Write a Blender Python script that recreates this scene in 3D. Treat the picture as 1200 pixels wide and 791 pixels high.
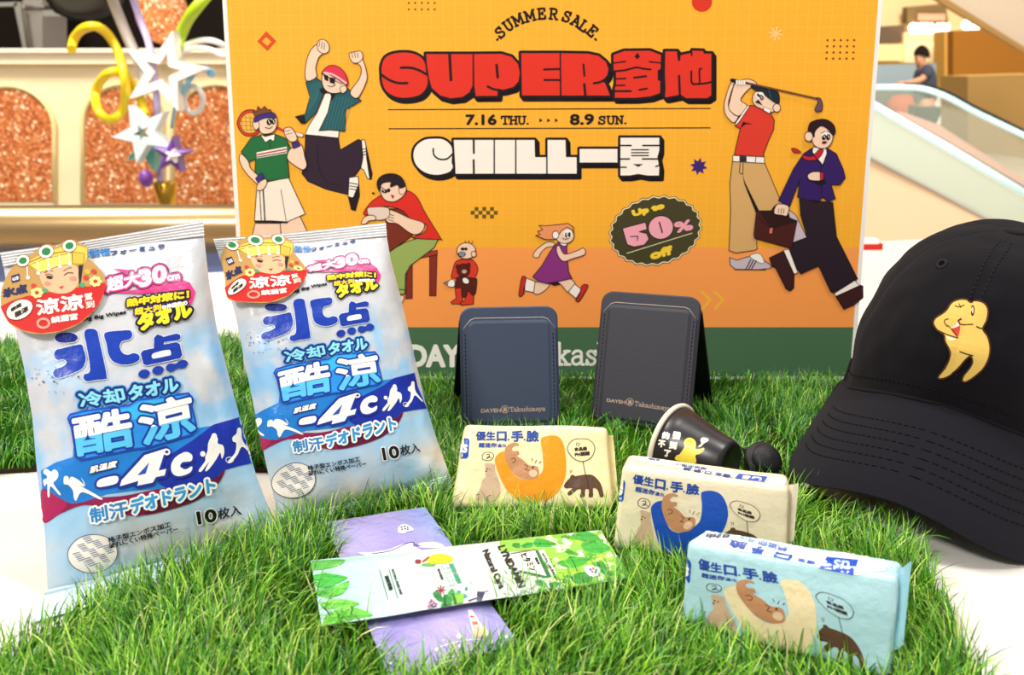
import bpy, bmesh, math, random
import numpy as np
from mathutils import Vector, Matrix, noise
from mathutils.geometry import tessellate_polygon
from mathutils.bvhtree import BVHTree

for _o in list(bpy.data.objects): bpy.data.objects.remove(_o)
SC = bpy.context.scene
COL = SC.collection
rnd = random.Random(7)

# ---------------------------------------------------------------- camera, light, exposure
FPX, PITCH, CAMH = 1100.0, math.radians(15.7), 0.25
CAM = Vector((0, 0, CAMH))
FW = Vector((0, math.cos(PITCH), -math.sin(PITCH)))
UPC = Vector((0, math.sin(PITCH), math.cos(PITCH)))
RT = Vector((1, 0, 0))
cd = bpy.data.cameras.new('camera'); co = bpy.data.objects.new('camera', cd); COL.objects.link(co)
co.location = CAM; co.rotation_euler = (math.pi/2 - PITCH, 0, 0)
cd.sensor_fit = 'HORIZONTAL'; cd.sensor_width = 36; cd.lens = 36*FPX/1200
cd.clip_start = 0.02; cd.clip_end = 100
cd.dof.use_dof = True; cd.dof.focus_distance = 0.56; cd.dof.aperture_fstop = 14
SC.camera = co
vs = SC.view_settings
vs.view_transform = 'Standard'; vs.look = 'None'; vs.gamma = 1.0; vs.exposure = 0.0
try: vs.use_curve_mapping = False
except Exception: pass
wd = bpy.data.worlds.new('mall_ambient'); SC.world = wd; wd.use_nodes = True
_bg = wd.node_tree.nodes['Background']
_bg.inputs[0].default_value = (1.0, 0.965, 0.92, 1); _bg.inputs[1].default_value = 0.50

def area(name, loc, target, size, energy, color=(1, .96, .9), sizey=None):
    l = bpy.data.lights.new(name, 'AREA'); l.energy = energy; l.color = color
    l.shape = 'RECTANGLE'; l.size = size; l.size_y = sizey or size
    o = bpy.data.objects.new(name, l); COL.objects.link(o); o.location = loc
    o.rotation_euler = (Vector(target) - Vector(loc)).to_track_quat('-Z', 'Y').to_euler()
    return o
area('ceiling_light', (-0.85, -0.80, 1.55), (0, 0.66, 0.05), 0.34, 31)
area('ceiling_light', (0.75, 0.35, 2.0), (0.1, 0.5, 0), 0.22, 21)
area('ceiling_light', (0.05, 0.95, 2.1), (0.0, 0.45, 0), 0.4, 14)
area('hall_light', (-1.6, 1.7, 2.4), (-1.0, 3.2, 0.0), 0.8, 120, (1, .93, .82))
area('hall_light', (2.4, 3.5, 3.2), (2.6, 6.2, 0.3), 1.5, 250, (1, .95, .88))
area('hall_light', (5.0, 9.0, 4.5), (5.0, 13.0, 0.5), 2.5, 700, (1, .93, .82))

def ray(x, y): return RT*((x-600)/FPX) + UPC*((395.5-y)/FPX) + FW
def gr(x, y, z=0.0):
    d = ray(x, y); return CAM + d*((z-CAMH)/d.z)
def dp(x, y, Y):
    d = ray(x, y); return CAM + d*(Y/d.y)

# ---------------------------------------------------------------- materials
def lin(c):
    c /= 255.0
    return c/12.92 if c <= .04045 else ((c+.055)/1.055)**2.4
def rgb(h):
    h = h.lstrip('#'); return tuple(lin(int(h[i:i+2], 16)) for i in (0, 2, 4)) + (1,)
MC = {}
def mat(hexc, kind='print'):
    k = (hexc, kind)
    if k in MC: return MC[k]
    m = bpy.data.materials.new(kind + '_' + hexc.strip('#')); m.use_nodes = True
    nt = m.node_tree; b = nt.nodes['Principled BSDF']
    b.inputs['Base Color'].default_value = rgb(hexc)
    R = {'print': (.5, .25), 'film': (.33, .34), 'leather': (.55, .35), 'cloth': (.95, .1), 'plastic': (.35, .5), 'matte': (.9, .15),
         'metal': (.3, .5), 'thread': (.8, .2), 'foil': (.32, .5), 'skin': (.6, .3), 'emit': (.5, .5), 'glow': (.4, .3), 'glass': (.1, .5), 'clear': (.1, .5)}[kind]
    b.inputs['Roughness'].default_value = R[0]; b.inputs['Specular IOR Level'].default_value = R[1]
    def bump(scale, strength, dist, detail=4.0, stretch=None):
        tc = nt.nodes.new('ShaderNodeTexCoord'); n = nt.nodes.new('ShaderNodeTexNoise'); bp = nt.nodes.new('ShaderNodeBump')
        mp = nt.nodes.new('ShaderNodeMapping'); mp.inputs['Scale'].default_value = stretch or (1, 1, 1)
        n.inputs['Scale'].default_value = scale; n.inputs['Detail'].default_value = detail
        bp.inputs['Strength'].default_value = strength; bp.inputs['Distance'].default_value = dist
        nt.links.new(tc.outputs['Object'], mp.inputs['Vector']); nt.links.new(mp.outputs[0], n.inputs['Vector'])
        nt.links.new(n.outputs['Fac'], bp.inputs['Height']); nt.links.new(bp.outputs[0], b.inputs['Normal'])
    if kind == 'film': bump(60, .6, .0030, 4)
    if kind == 'foil': bump(95, .9, .0030, 4)
    if kind == 'leather': bump(900, .25, .0004)
    if kind == 'cloth':
        bump(1600, .5, .0006); b.inputs['Sheen Weight'].default_value = .03; b.inputs['Sheen Roughness'].default_value = .6
    if kind == 'thread': bump(2500, .6, .0004, 2, (1, 1, .25))
    if kind == 'metal': b.inputs['Metallic'].default_value = .9
    if kind == 'emit':
        b.inputs['Emission Color'].default_value = rgb(hexc); b.inputs['Emission Strength'].default_value = 2.2
    if kind == 'glow':
        b.inputs['Emission Color'].default_value = rgb(hexc); b.inputs['Emission Strength'].default_value = .35
    if kind in ('glass', 'clear'):
        tr = nt.nodes.new('ShaderNodeBsdfTransparent'); mx = nt.nodes.new('ShaderNodeMixShader')
        mx.inputs[0].default_value = .55 if kind == 'glass' else .2; out = nt.nodes['Material Output']
        nt.links.new(tr.outputs[0], mx.inputs[1]); nt.links.new(b.outputs[0], mx.inputs[2]); nt.links.new(mx.outputs[0], out.inputs[0])
    MC[k] = m
    return m
def attr_mat(name, rough=.3, spec=.5, bumps=None):
    m = bpy.data.materials.new(name); m.use_nodes = True; nt = m.node_tree; b = nt.nodes['Principled BSDF']
    a = nt.nodes.new('ShaderNodeAttribute'); a.attribute_name = 'tint'
    nt.links.new(a.outputs['Color'], b.inputs['Base Color'])
    b.inputs['Roughness'].default_value = rough; b.inputs['Specular IOR Level'].default_value = spec
    if bumps:
        tc = nt.nodes.new('ShaderNodeTexCoord'); n = nt.nodes.new('ShaderNodeTexNoise'); bp = nt.nodes.new('ShaderNodeBump')
        n.inputs['Scale'].default_value = bumps[0]; n.inputs['Detail'].default_value = 3
        bp.inputs['Strength'].default_value = bumps[1]; bp.inputs['Distance'].default_value = bumps[2]
        nt.links.new(tc.outputs['Object'], n.inputs['Vector']); nt.links.new(n.outputs['Fac'], bp.inputs['Height'])
        nt.links.new(bp.outputs[0], b.inputs['Normal'])
    return m

# ---------------------------------------------------------------- object helpers
ORG = {}
def tag(o, label=None, cat=None, group=None, kind=None):
    if label: o['label'] = label
    if cat: o['category'] = cat
    if group: o['group'] = group
    if kind: o['kind'] = kind
    return o
def thing(name, loc, label, cat, group=None):
    o = bpy.data.objects.new(name, None); COL.objects.link(o); o.location = loc; o.empty_display_size = .02
    ORG[o] = Vector(loc)
    return tag(o, label, cat, group)
class MB:
    """collects world-space faces; build() links them as one mesh object"""
    def __init__(s): s.v = []; s.f = []; s.m = []; s.sm = []; s.mats = []; s.tint = {}
    def mi(s, m):
        if m not in s.mats: s.mats.append(m)
        return s.mats.index(m)
    def add(s, vs, fs, m, smooth=False):
        k = len(s.v); i = s.mi(m); s.v += [Vector(v) for v in vs]
        for f in fs: s.f.append([k+q for q in f]); s.m.append(i); s.sm.append(smooth)
        return k
    def box(s, a, b, m):
        x0, y0, z0 = a; x1, y1, z1 = b
        V = [(x, y, z) for z in (z0, z1) for y in (y0, y1) for x in (x0, x1)]
        s.add(V, [(0, 2, 3, 1), (4, 5, 7, 6), (0, 1, 5, 4), (2, 6, 7, 3), (0, 4, 6, 2), (1, 3, 7, 5)], m)
    def hexa(s, c, m):   # 8 corners: front bl br tr tl, back bl br tr tl
        s.add(c, [(0, 1, 2, 3), (5, 4, 7, 6), (4, 0, 3, 7), (1, 5, 6, 2), (3, 2, 6, 7), (4, 5, 1, 0)], m)
    def grid(s, P, m, smooth=True, wrap=False):
        n = len(P); q = len(P[0]); V = [p for r in P for p in r]; F = []
        for i in range(n-1):
            for j in range(q if wrap else q-1):
                j2 = (j+1) % q
                F.append((i*q+j, i*q+j2, (i+1)*q+j2, (i+1)*q+j))
        return s.add(V, F, m, smooth)
    def tube(s, pts, r, m, n=8, closed=False, flat=1.0, up=None):
        pts = [Vector(p) for p in pts]; N = len(pts); R = r if isinstance(r, (list, tuple)) else [r]*N
        rings = []; last = None
        for i, p in enumerate(pts):
            if closed: t = pts[(i+1) % N]-pts[i-1]
            else: t = pts[min(i+1, N-1)]-pts[max(i-1, 0)]
            t.normalize()
            a = Vector(up) if up else (last if last else (Vector((0, 0, 1)) if abs(t.z) < .9 else Vector((1, 0, 0))))
            a = a - t*a.dot(t); a.normalize(); b = t.cross(a); last = a
            rings.append([p+(a*math.cos(q)*flat+b*math.sin(q))*R[i] for q in [2*math.pi*k/n for k in range(n)]])
        if closed: rings.append(rings[0])
        k = s.grid(rings, m, True, True)
        if not closed:
            s.f.append([k+j for j in range(n)][::-1]); s.m.append(s.mi(m)); s.sm.append(False)
            s.f.append([k+(N-1)*n+j for j in range(n)]); s.m.append(s.mi(m)); s.sm.append(False)
    def lathe(s, O, ax, prof, m, n=40, mats=None):
        ax = Vector(ax).normalized(); a = ax.orthogonal().normalized(); b = ax.cross(a)
        rings = [[O+ax*h+(a*math.cos(q)+b*math.sin(q))*r for q in [2*math.pi*k/n for k in range(n)]] for r, h in prof]
        if mats is None: s.grid(rings, m, True, True)
        else:
            for i in range(len(rings)-1): s.grid(rings[i:i+2], mats[i], True, True)
    def prism(s, outline, O, U, V, N, prof, m):
        """outline(inset)->uv list ; prof = [(depth, inset)...] from back to front, capped"""
        rings = []
        for d, ins in prof: rings.append([O+U*u+V*v+N*d for u, v in outline(ins)])
        k = s.grid(rings, m, False, True); n = len(rings[0])
        s.f.append([k+j for j in range(n)][::-1]); s.m.append(s.mi(m)); s.sm.append(False)
        s.f.append([k+(len(rings)-1)*n+j for j in range(n)]); s.m.append(s.mi(m)); s.sm.append(False)
    def bvh(s): return BVHTree.FromPolygons(s.v, s.f)
    def build(s, name, parent=None, loc=None, kind=None, weld=False, tint=None):
        org = ORG[parent] if parent else Vector(loc) if loc is not None else sum(s.v, Vector())/len(s.v)
        me = bpy.data.meshes.new(name); me.from_pydata([v-org for v in s.v], [], s.f)
        for m in s.mats: me.materials.append(m)
        me.polygons.foreach_set('material_index', s.m); me.polygons.foreach_set('use_smooth', s.sm)
        if tint:
            at = me.color_attributes.new('tint', 'FLOAT_COLOR', 'POINT')
            for i, c in tint.items(): at.data[i].color = c
        me.update()
        o = bpy.data.objects.new(name, me); COL.objects.link(o)
        if parent: o.parent = parent; ORG[o] = org
        else: o.location = org; ORG[o] = org
        if kind: o['kind'] = kind
        return o

def rrect(w, h, r, u0=0.0, v0=0.0, n=6):
    def f(ins):
        a, b, R = u0+ins, v0+ins, max(r-ins, .0002); x1, y1 = u0+w-ins, v0+h-ins; pts = []
        for cx, cy, s in ((x1-R, b+R, -90), (x1-R, y1-R, 0), (a+R, y1-R, 90), (a+R, b+R, 180)):
            for k in range(n+1):
                q = math.radians(s+90*k/n); pts.append((cx+R*math.cos(q), cy+R*math.sin(q)))
        return pts
    return f

class Plane:
    def __init__(s, bl, br, z, lean, z2=None):
        s.A = gr(*bl, z); B = gr(*br, z if z2 is None else z2); s.U = (B-s.A).normalized(); s.W = (B-s.A).length
        n = s.U.cross(Vector((0, 0, 1))).normalized()
        if n.y > 0: n = -n
        V = Vector((0, 0, 1))*math.cos(lean) - n*math.sin(lean); V -= s.U*V.dot(s.U); s.V = V.normalized(); s.N = s.U.cross(s.V)
    def pt(s, x, y, h=0.0):
        d = ray(x, y); O = s.A + s.N*h; return CAM + d*((O-CAM).dot(s.N)/d.dot(s.N))
    def uv(s, x, y): q = s.pt(x, y)-s.A; return q.dot(s.U), q.dot(s.V)
    def w(s, u, v, h=0.0): return s.A + s.U*u + s.V*v + s.N*h
class TriPlane:
    """a stiff flat sheet resting against a puffed surface"""
    def __init__(s, pl, surf, pix, tilt, warp=None):
        f = warp or (lambda x, y: (x, y)); Q = [surf.hit(*f(*p))[0] for p in pix]
        M = np.array([[ (q-pl.A).dot(pl.U), (q-pl.A).dot(pl.V), 1] for q in Q]); h = np.array([(q-pl.A).dot(pl.N) for q in Q])
        c = np.linalg.lstsq(M, h, rcond=None)[0]; c[2] += max(h-M@c)+tilt
        s.N = (pl.N-pl.U*float(c[0])-pl.V*float(c[1])).normalized(); s.A = pl.A+pl.N*float(c[2])
    def hit(s, x, y): d = ray(x, y); return CAM+d*((s.A-CAM).dot(s.N)/d.dot(s.N)), s.N
class FlatSurf:
    def __init__(s, pl): s.pl = pl
    def hit(s, x, y): return s.pl.pt(x, y), s.pl.N
class MeshSurf:
    def __init__(s, mb): s.b = mb.bvh()
    def hit(s, x, y):
        d = ray(x, y).normalized(); p, n, i, t = s.b.ray_cast(CAM, d)
        if p is None:
            best = None
            for k in range(30):
                q = CAM + d*(.3+.02*k); r = s.b.find_nearest(q)
                if r[0] is not None and (best is None or r[3] < best[3]): best = r
            p, n = best[0], best[1]
        if n.dot(d) > 0: n = -n
        return p, n

def tps(src, dst):
    P = np.array(src, float); Q = np.array(dst, float); n = len(P)
    def U(r2): return np.where(r2 > 1e-9, r2*np.log(np.maximum(r2, 1e-9)), 0)
    K = U(((P[:, None]-P[None])**2).sum(-1)) + np.eye(n)*60
    L = np.zeros((n+3, n+3)); L[:n, :n] = K; L[:n, n] = 1; L[:n, n+1:] = P; L[n, :n] = 1; L[n+1:, :n] = P.T
    Wt = np.linalg.solve(L, np.vstack([Q, np.zeros((3, 2))]))
    def f(x, y):
        p = np.array([x, y]); u = U(((P-p)**2).sum(-1))
        r = u@Wt[:n] + Wt[n] + p@Wt[n+1:]; return float(r[0]), float(r[1])
    return f

# ---------------------------------------------------------------- printed artwork as thin coplanar layers
GLY = {}
def glyphs(body):
    if body in GLY: return GLY[body]
    c = bpy.data.curves.new('lettering', 'FONT'); c.body = body; c.resolution_u = 3; c.size = 1
    o = bpy.data.objects.new('lettering', c); me = bpy.data.meshes.new_from_object(o)
    V = [(v.co.x, v.co.y) for v in me.vertices]; Fc = [tuple(p.vertices) for p in me.polygons]; cnt = {}
    for f in Fc:
        for i in range(len(f)):
            e = tuple(sorted((f[i], f[i-1]))); cnt[e] = cnt.get(e, 0)+1
    E = [e for e, k in cnt.items() if k == 1]
    bpy.data.objects.remove(o); bpy.data.curves.remove(c); bpy.data.meshes.remove(me)
    GLY[body] = (V, Fc, E); return GLY[body]
def catmull(p, closed, n=5):
    out = []; N = len(p)
    for i in range(N if closed else N-1):
        if closed: a, b, c, d = p[i-1], p[i], p[(i+1) % N], p[(i+2) % N]
        else: a, b, c, d = p[max(i-1, 0)], p[i], p[i+1], p[min(i+2, N-1)]
        for k in range(n):
            t = k/n; t2 = t*t; t3 = t2*t
            out.append(tuple(.5*(2*b[j]+(c[j]-a[j])*t+(2*a[j]-5*b[j]+4*c[j]-d[j])*t2+(3*b[j]-a[j]-3*c[j]+d[j])*t3) for j in (0, 1)))
    if not closed: out.append(tuple(p[-1]))
    return out
class Art:
    def __init__(s, surf, kind='print', dz=4e-5, dz0=4e-5, sub=None, warp=None, ink='#1c0f14'):
        s.surf = surf; s.kind = kind; s.dz = dz; s.dz0 = dz0; s.sub = sub; s.warp = warp; s.items = []; s.L = 0; s.ink = ink; s.x0 = s.y0 = 0; s.k = 1
    def fr(s, x0=0, y0=0, k=1.0, L=None):
        s.x0, s.y0, s.k = x0, y0, k
        if L is not None: s.L = L
    def p(s, q): return (s.x0+q[0]/s.k, s.y0+q[1]/s.k)
    def raw(s, V, F, c, up=True, cut=None):
        s.items.append((V, F, c, s.L, cut))
        if up: s.L += 1
    def poly(s, pts, c, smooth=False, ol=None, holes=()):
        pts = [s.p(q) for q in pts]
        if smooth: pts = catmull(pts, True)
        loops = [pts] + [[s.p(q) for q in h] for h in holes]
        tr = tessellate_polygon([[Vector((x, y, 0)) for x, y in l] for l in loops])
        s.raw([q for l in loops for q in l], [tuple(t) for t in tr], c)
        if ol:
            for l in loops: s._stroke(l, ol, s.ink, True)
    def fig(s, pts, c, smooth=True, ol=.9): s.poly(pts, c, smooth, ol)
    def stroke(s, pts, w, c=None, closed=False, smooth=False):
        pts = [s.p(q) for q in pts]
        if smooth: pts = catmull(pts, closed)
        s._stroke(pts, w, c or s.ink, closed)
    def _stroke(s, pts, w, c, closed=False):
        N = len(pts); V = []; F = []
        E = [(i, (i+1) % N) for i in range(N if closed else N-1)]
        s._edges(pts, E, w, V, F, range(N), 6 if w < 2.5 else 10); s.raw(V, F, c)
    @staticmethod
    def _edges(pts, E, w, V, F, joints, n):
        h = w/2
        for i, j in E:
            x0, y0 = pts[i][:2]; x1, y1 = pts[j][:2]; dx, dy = x1-x0, y1-y0; l = math.hypot(dx, dy)
            if l < 1e-6: continue
            nx, ny = -dy/l*h, dx/l*h; k = len(V); z = (len(F)*3) % 7
            V += [(x0+nx, y0+ny, z), (x1+nx, y1+ny, z), (x1-nx, y1-ny, z), (x0-nx, y0-ny, z)]; F.append((k, k+1, k+2, k+3))
        if n:
            for i in joints:
                x, y = pts[i][:2]; k = len(V); z = (len(F)*3) % 7
                V += [(x+h*math.cos(2*math.pi*q/n), y+h*math.sin(2*math.pi*q/n), z) for q in range(n)]; F.append(tuple(range(k, k+n)))
    def ell(s, c, rx, ry, col, rot=0, ol=None, n=28):
        a = math.radians(rot)
        s.poly([(c[0]+rx*math.cos(t)*math.cos(a)-ry*math.sin(t)*math.sin(a), c[1]+rx*math.cos(t)*math.sin(a)+ry*math.sin(t)*math.cos(a))
                for t in [2*math.pi*k/n for k in range(n)]], col, False, ol)
    def ring(s, c, rx, ry, w, col, rot=0, n=28):
        a = math.radians(rot)
        s.stroke([(c[0]+rx*math.cos(t)*math.cos(a)-ry*math.sin(t)*math.sin(a), c[1]+rx*math.cos(t)*math.sin(a)+ry*math.sin(t)*math.cos(a))
                for t in [2*math.pi*k/n for k in range(n)]], w, col, True)
    def text(s, body, bl, br, tl, c, bold=0.0, outline=(), two=None):
        """fit the glyph box to the parallelogram bl, br, tl ; bold / outline widths in photo pixels"""
        V, Fc, E = glyphs(body)
        xs = [v[0] for v in V]; ys = [v[1] for v in V]; x0, x1, y0, y1 = min(xs), max(xs), min(ys), max(ys)
        bl, br, tl = s.p(bl), s.p(br), s.p(tl)
        def q(v):
            a = (v[0]-x0)/(x1-x0); b = (v[1]-y0)/(y1-y0)
            return (bl[0]+(br[0]-bl[0])*a+(tl[0]-bl[0])*b, bl[1]+(br[1]-bl[1])*a+(tl[1]-bl[1])*b)
        W = [q(v) for v in V]; jn = sorted({i for e in E for i in e})
        for col, w in outline:
            A, B = [], []; s._edges(W, E, w*2+bold, A, B, jn, 8); A += [(x, y, 8) for x, y in W]; B += [tuple(len(A)-len(W)+i for i in f) for f in Fc]
            s.raw(A, B, col)
        A, B = [(x, y, 8) for x, y in W], list(Fc)
        if bold: s._edges(W, E, bold, A, B, jn if bold > 1.2 else [], 6)
        cut = None
        if two: o = tuple(bl[i]+(tl[i]-bl[i])*two[1] for i in (0, 1)); cut = (o, (-(br[1]-bl[1]), br[0]-bl[0]), two[0])
        s.raw(A, B, c, True, cut)
    SLAB = {
     'S': [[(.72,.76),(.6,.93),(.38,.98),(.16,.88),(.14,.68),(.35,.55),(.6,.45),(.73,.27),(.62,.06),(.38,0),(.16,.06),(.06,.24)],[(.74,1),(.74,.7)],[(.05,0),(.05,.3)]],
     'U': [[(.15,1),(.15,.3),(.25,.06),(.45,0),(.65,.06),(.75,.3),(.75,1)],[(0,1),(.32,1)],[(.6,1),(.92,1)]],
     'M': [[(.12,0),(.12,1),(.5,.25),(.88,1),(.88,0)],[(-.02,0),(.28,0)],[(.72,0),(1.02,0)],[(-.02,1),(.14,1)],[(.86,1),(1.02,1)]],
     'E': [[(.15,0),(.15,1)],[(0,1),(.75,1),(.75,.75)],[(0,0),(.78,0),(.78,.28)],[(.15,.52),(.5,.52)],[(.5,.65),(.5,.4)]],
     'R': [[(.15,0),(.15,1)],[(0,1),(.5,1),(.72,.9),(.72,.62),(.5,.5),(.15,.5)],[(.45,.5),(.75,0),(.92,0)],[(0,0),(.32,0)]],
     'A': [[(.08,0),(.45,1),(.82,0)],[(.22,.35),(.68,.35)],[(-.05,0),(.25,0)],[(.65,0),(.95,0)],[(.25,1),(.45,1)]],
     'L': [[(.15,1),(.15,0)],[(0,1),(.32,1)],[(0,0),(.75,0),(.75,.3)]],
     'T': [[(.45,1),(.45,0)],[(.02,.72),(.02,1),(.88,1),(.88,.72)],[(.25,0),(.65,0)]],
     'H': [[(.15,0),(.15,1)],[(.75,0),(.75,1)],[(.15,.5),(.75,.5)],[(0,0),(.3,0)],[(.6,0),(.9,0)],[(0,1),(.3,1)],[(.6,1),(.9,1)]],
     'N': [[(.15,0),(.15,1),(.75,0),(.75,1)],[(0,0),(.3,0)],[(0,1),(.15,1)],[(.6,1),(.9,1)]],
     '.': [[(.1,.04),(.2,.04)]],
     'a': [[(.1,.5),(.25,.62),(.5,.62),(.6,.5),(.6,.05),(.75,0)],[(.6,.36),(.3,.36),(.1,.26),(.1,.08),(.28,0),(.5,.06),(.6,.18)]],
     'k': [[(.15,0),(.15,1)],[(0,1),(.15,1)],[(0,0),(.32,0)],[(.15,.28),(.62,.62)],[(.3,.36),(.62,0)],[(.45,.62),(.75,.62)],[(.48,0),(.78,0)]],
     's': [[(.56,.5),(.4,.62),(.2,.6),(.12,.48),(.3,.34),(.5,.26),(.56,.12),(.4,0),(.2,.02),(.1,.14)],[(.58,.64),(.58,.45)],[(.08,0),(.08,.2)]],
     'h': [[(.15,0),(.15,1)],[(0,1),(.15,1)],[(.15,.45),(.35,.62),(.55,.58),(.62,.4),(.62,0)],[(0,0),(.3,0)],[(.48,0),(.78,0)]],
     'i': [[(.2,0),(.2,.62)],[(.05,.62),(.2,.62)],[(.02,0),(.38,0)],[(.18,.88),(.22,.88)]],
     'm': [[(.1,0),(.1,.62)],[(0,.62),(.1,.62)],[(.1,.45),(.25,.62),(.4,.56),(.45,.4),(.45,0)],[(.45,.45),(.6,.62),(.74,.56),(.8,.4),(.8,0)],[(0,0),(.22,0)],[(.34,0),(.56,0)],[(.7,0),(.92,0)]],
     'y': [[(.08,.62),(.36,0)],[(.66,.62),(.36,0),(.22,-.26),(.04,-.28)],[(-.04,.62),(.22,.62)],[(.52,.62),(.78,.62)]]}
    def slab(s, body, bl, br, h, w, c=None, adv=None):
        """slab-serif lettering drawn with strokes between bl and br (frame units), cap height h ; w in photo px"""
        W = {'M': 1.15, 'm': 1.05, '.': .4, 'i': .5, 's': .75, 'a': .85, 'k': .85, 'h': .85, 'y': .85, ' ': .6}
        tot = sum(W.get(ch, 1.0) for ch in body) - .1
        dx, dy = br[0]-bl[0], br[1]-bl[1]; l = math.hypot(dx, dy); ux, uy = dx/l, dy/l; sc = l/tot; x = 0; V = []; F = []
        for ch in body:
            for st in s.SLAB.get(ch, []):
                P = [s.p((bl[0]+ux*(x+a)*sc+uy*b*h, bl[1]+uy*(x+a)*sc-ux*b*h)) for a, b in st]
                if len(P) > 5: P = catmull(P, False, 3)
                s._edges(P, [(i, i+1) for i in range(len(P)-1)], w, V, F, range(len(P)), 6)
            x += W.get(ch, 1.0)
        s.raw(V, F, c or s.ink)
    def emit(s, mb, dxyz=None):
        for V, F, c, L, cut in s.items:
            m = c if isinstance(c, bpy.types.Material) else mat(c, s.kind)
            if s.sub:
                bm = bmesh.new(); bv = [bm.verts.new((q[0], q[1], q[2] if len(q) > 2 else 0)) for q in V]
                for f in F:
                    try: bm.faces.new([bv[i] for i in f])
                    except ValueError: pass
                xs = [q[0] for q in V]; ys = [q[1] for q in V]
                for lo, hi, no in ((min(xs), max(xs), (1, 0, 0)), (min(ys), max(ys), (0, 1, 0))):
                    g = math.ceil((lo+1e-3)/s.sub)*s.sub
                    while g < hi:
                        bmesh.ops.bisect_plane(bm, geom=bm.verts[:]+bm.edges[:]+bm.faces[:], plane_co=(g*no[0], g*no[1], 0), plane_no=no, dist=1e-5); g += s.sub
                if cut: bmesh.ops.bisect_plane(bm, geom=bm.verts[:]+bm.edges[:]+bm.faces[:], plane_co=(*cut[0], 0), plane_no=(*cut[1], 0), dist=1e-5)
                bm.verts.index_update(); V = [tuple(v.co) for v in bm.verts]; F = [tuple(v.index for v in f.verts) for f in bm.faces]; bm.free()
            Wd = []
            for q in V:
                x, y = q[0], q[1]; e = q[2]*3e-6 if len(q) > 2 else 0
                if s.warp: x, y = s.warp(x, y)
                p, n = s.surf.hit(x, y); Wd.append(p+n*(s.dz0+s.dz*L+e))
            if cut:
                lo = [f for f in F if sum((V[i][0]-cut[0][0])*cut[1][0]+(V[i][1]-cut[0][1])*cut[1][1] for i in f) > 0]; st_ = set(lo)
                mb.add(Wd, [f for f in F if f not in st_], m); mb.add(Wd, lo, mat(cut[2], s.kind))
            else: mb.add(Wd, F, m)
# ================================================================ SETTING: mall hall behind the table
FLZ = -1.12
def ext(mb, poly, Y0, depth, m):
    """outline measured in the photo at distance Y0, built with real thickness going back"""
    f = [dp(x, y, Y0) for x, y in poly]; b = [p+Vector((0, depth, 0)) for p in f]; n = len(f)
    mb.add(f+b, [tuple(range(n)), tuple(range(2*n-1, n-1, -1))]+[(i, i+n, (i+1) % n+n, (i+1) % n) for i in range(n)], m)
def single(name, poly, Y0, depth, m, parent=None, kind=None, loc=None):
    mb = MB(); ext(mb, poly, Y0, depth, m); return mb.build(name, parent, loc, kind)

mb = MB(); mb.box((-9, -3, FLZ-.1), (14, 20, FLZ), mat('#cfc2b0', 'plastic')); mb.build('floor', loc=(0, 0, FLZ), kind='structure')
mb = MB(); mb.box((-9, 19.5, FLZ), (14, 20, 7), mat('#e7c98f', 'matte')); mb.build('wall_back', loc=(2, 19.7, FLZ), kind='structure')
mb = MB(); mb.box((-9.3, -3, FLZ), (-9, 20, 7), mat('#8d7c68', 'matte')); mb.build('wall_left', loc=(-9, 8, FLZ), kind='structure')
mb = MB(); mb.box((14, -3, FLZ), (14.3, 20, 7), mat('#d9c4a6', 'matte')); mb.build('wall_right', loc=(14, 8, FLZ), kind='structure')

# ---- left: low arcade wall, dark shop front above it
WY = 3.0
zt = dp(100, 57, WY).z; zl = dp(100, 75, WY).z
def wallpiece(): pass
mb = MB(); mb.box((-3.0, WY, FLZ), (-.55, WY+.25, zl), mat('#f3dfb4', 'print'))
mb.box((-3.0, WY-.03, zl), (-.55, WY+.28, zt-.012), mat('#f6e6c4', 'print')); mb.box((-3.0, WY-.045, zt-.012), (-.55, WY+.3, zt), mat('#f9ecd0', 'print'))
mb.build('wall_arcade', loc=(-1.5, WY, FLZ), kind='structure')
gl = bpy.data.materials.new('orange_glitter'); gl.use_nodes = True
nt = gl.node_tree; b = nt.nodes['Principled BSDF']; b.inputs['Roughness'].default_value = .35
tc = nt.nodes.new('ShaderNodeTexCoord'); vo = nt.nodes.new('ShaderNodeTexVoronoi'); vo.inputs['Scale'].default_value = 130
rp = nt.nodes.new('ShaderNodeValToRGB'); nt.links.new(tc.outputs['Object'], vo.inputs['Vector'])
sx = nt.nodes.new('ShaderNodeSeparateColor'); nt.links.new(vo.outputs['Color'], sx.inputs[0]); nt.links.new(sx.outputs[0], rp.inputs[0])
e = rp.color_ramp.elements; e[0].position = 0; e[0].color = rgb('#9a4a22'); e[1].position = 1; e[1].color = rgb('#fff0c8')
for q, c in ((.3, '#bb6430'), (.65, '#cf7a42'), (.9, '#e0a070')): e.new(q).color = rgb(c)
nt.links.new(rp.outputs[0], b.inputs['Base Color'])
def arch(x0, x1, ytop, ybot, name, label):
    w = x1-x0; r = w/2; cx = (x0+x1)/2; pts = []
    for k in range(17):
        q = math.pi*k/16; pts.append((cx+r*math.cos(q), ytop+r*.95-r*.95*math.sin(q)))
    pts = [(x1, ybot)]+pts+[(x0, ybot)]
    t = thing(name, dp(cx, ybot, WY-.004), label, 'wall panel', 'orange arches along the low wall')
    single('sparkly_infill', pts, WY-.004, .004, gl, t)
    m = MB(); m.tube([dp(x, y, WY-.004) for x, y in pts], .009, mat('#f3dc9c'), 6); m.build('yellow_border', t)
arch(-48, 64, 100, 236, 'arch_panel', 'orange sparkly arch panel at the far left edge of the low cream wall')
arch(97, 190, 98, 238, 'arch_panel', 'orange sparkly arch panel behind the yellow curly streamer')
arch(202, 304, 98, 240, 'arch_panel', 'orange sparkly arch panel partly covered by the left edge of the poster')

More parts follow.
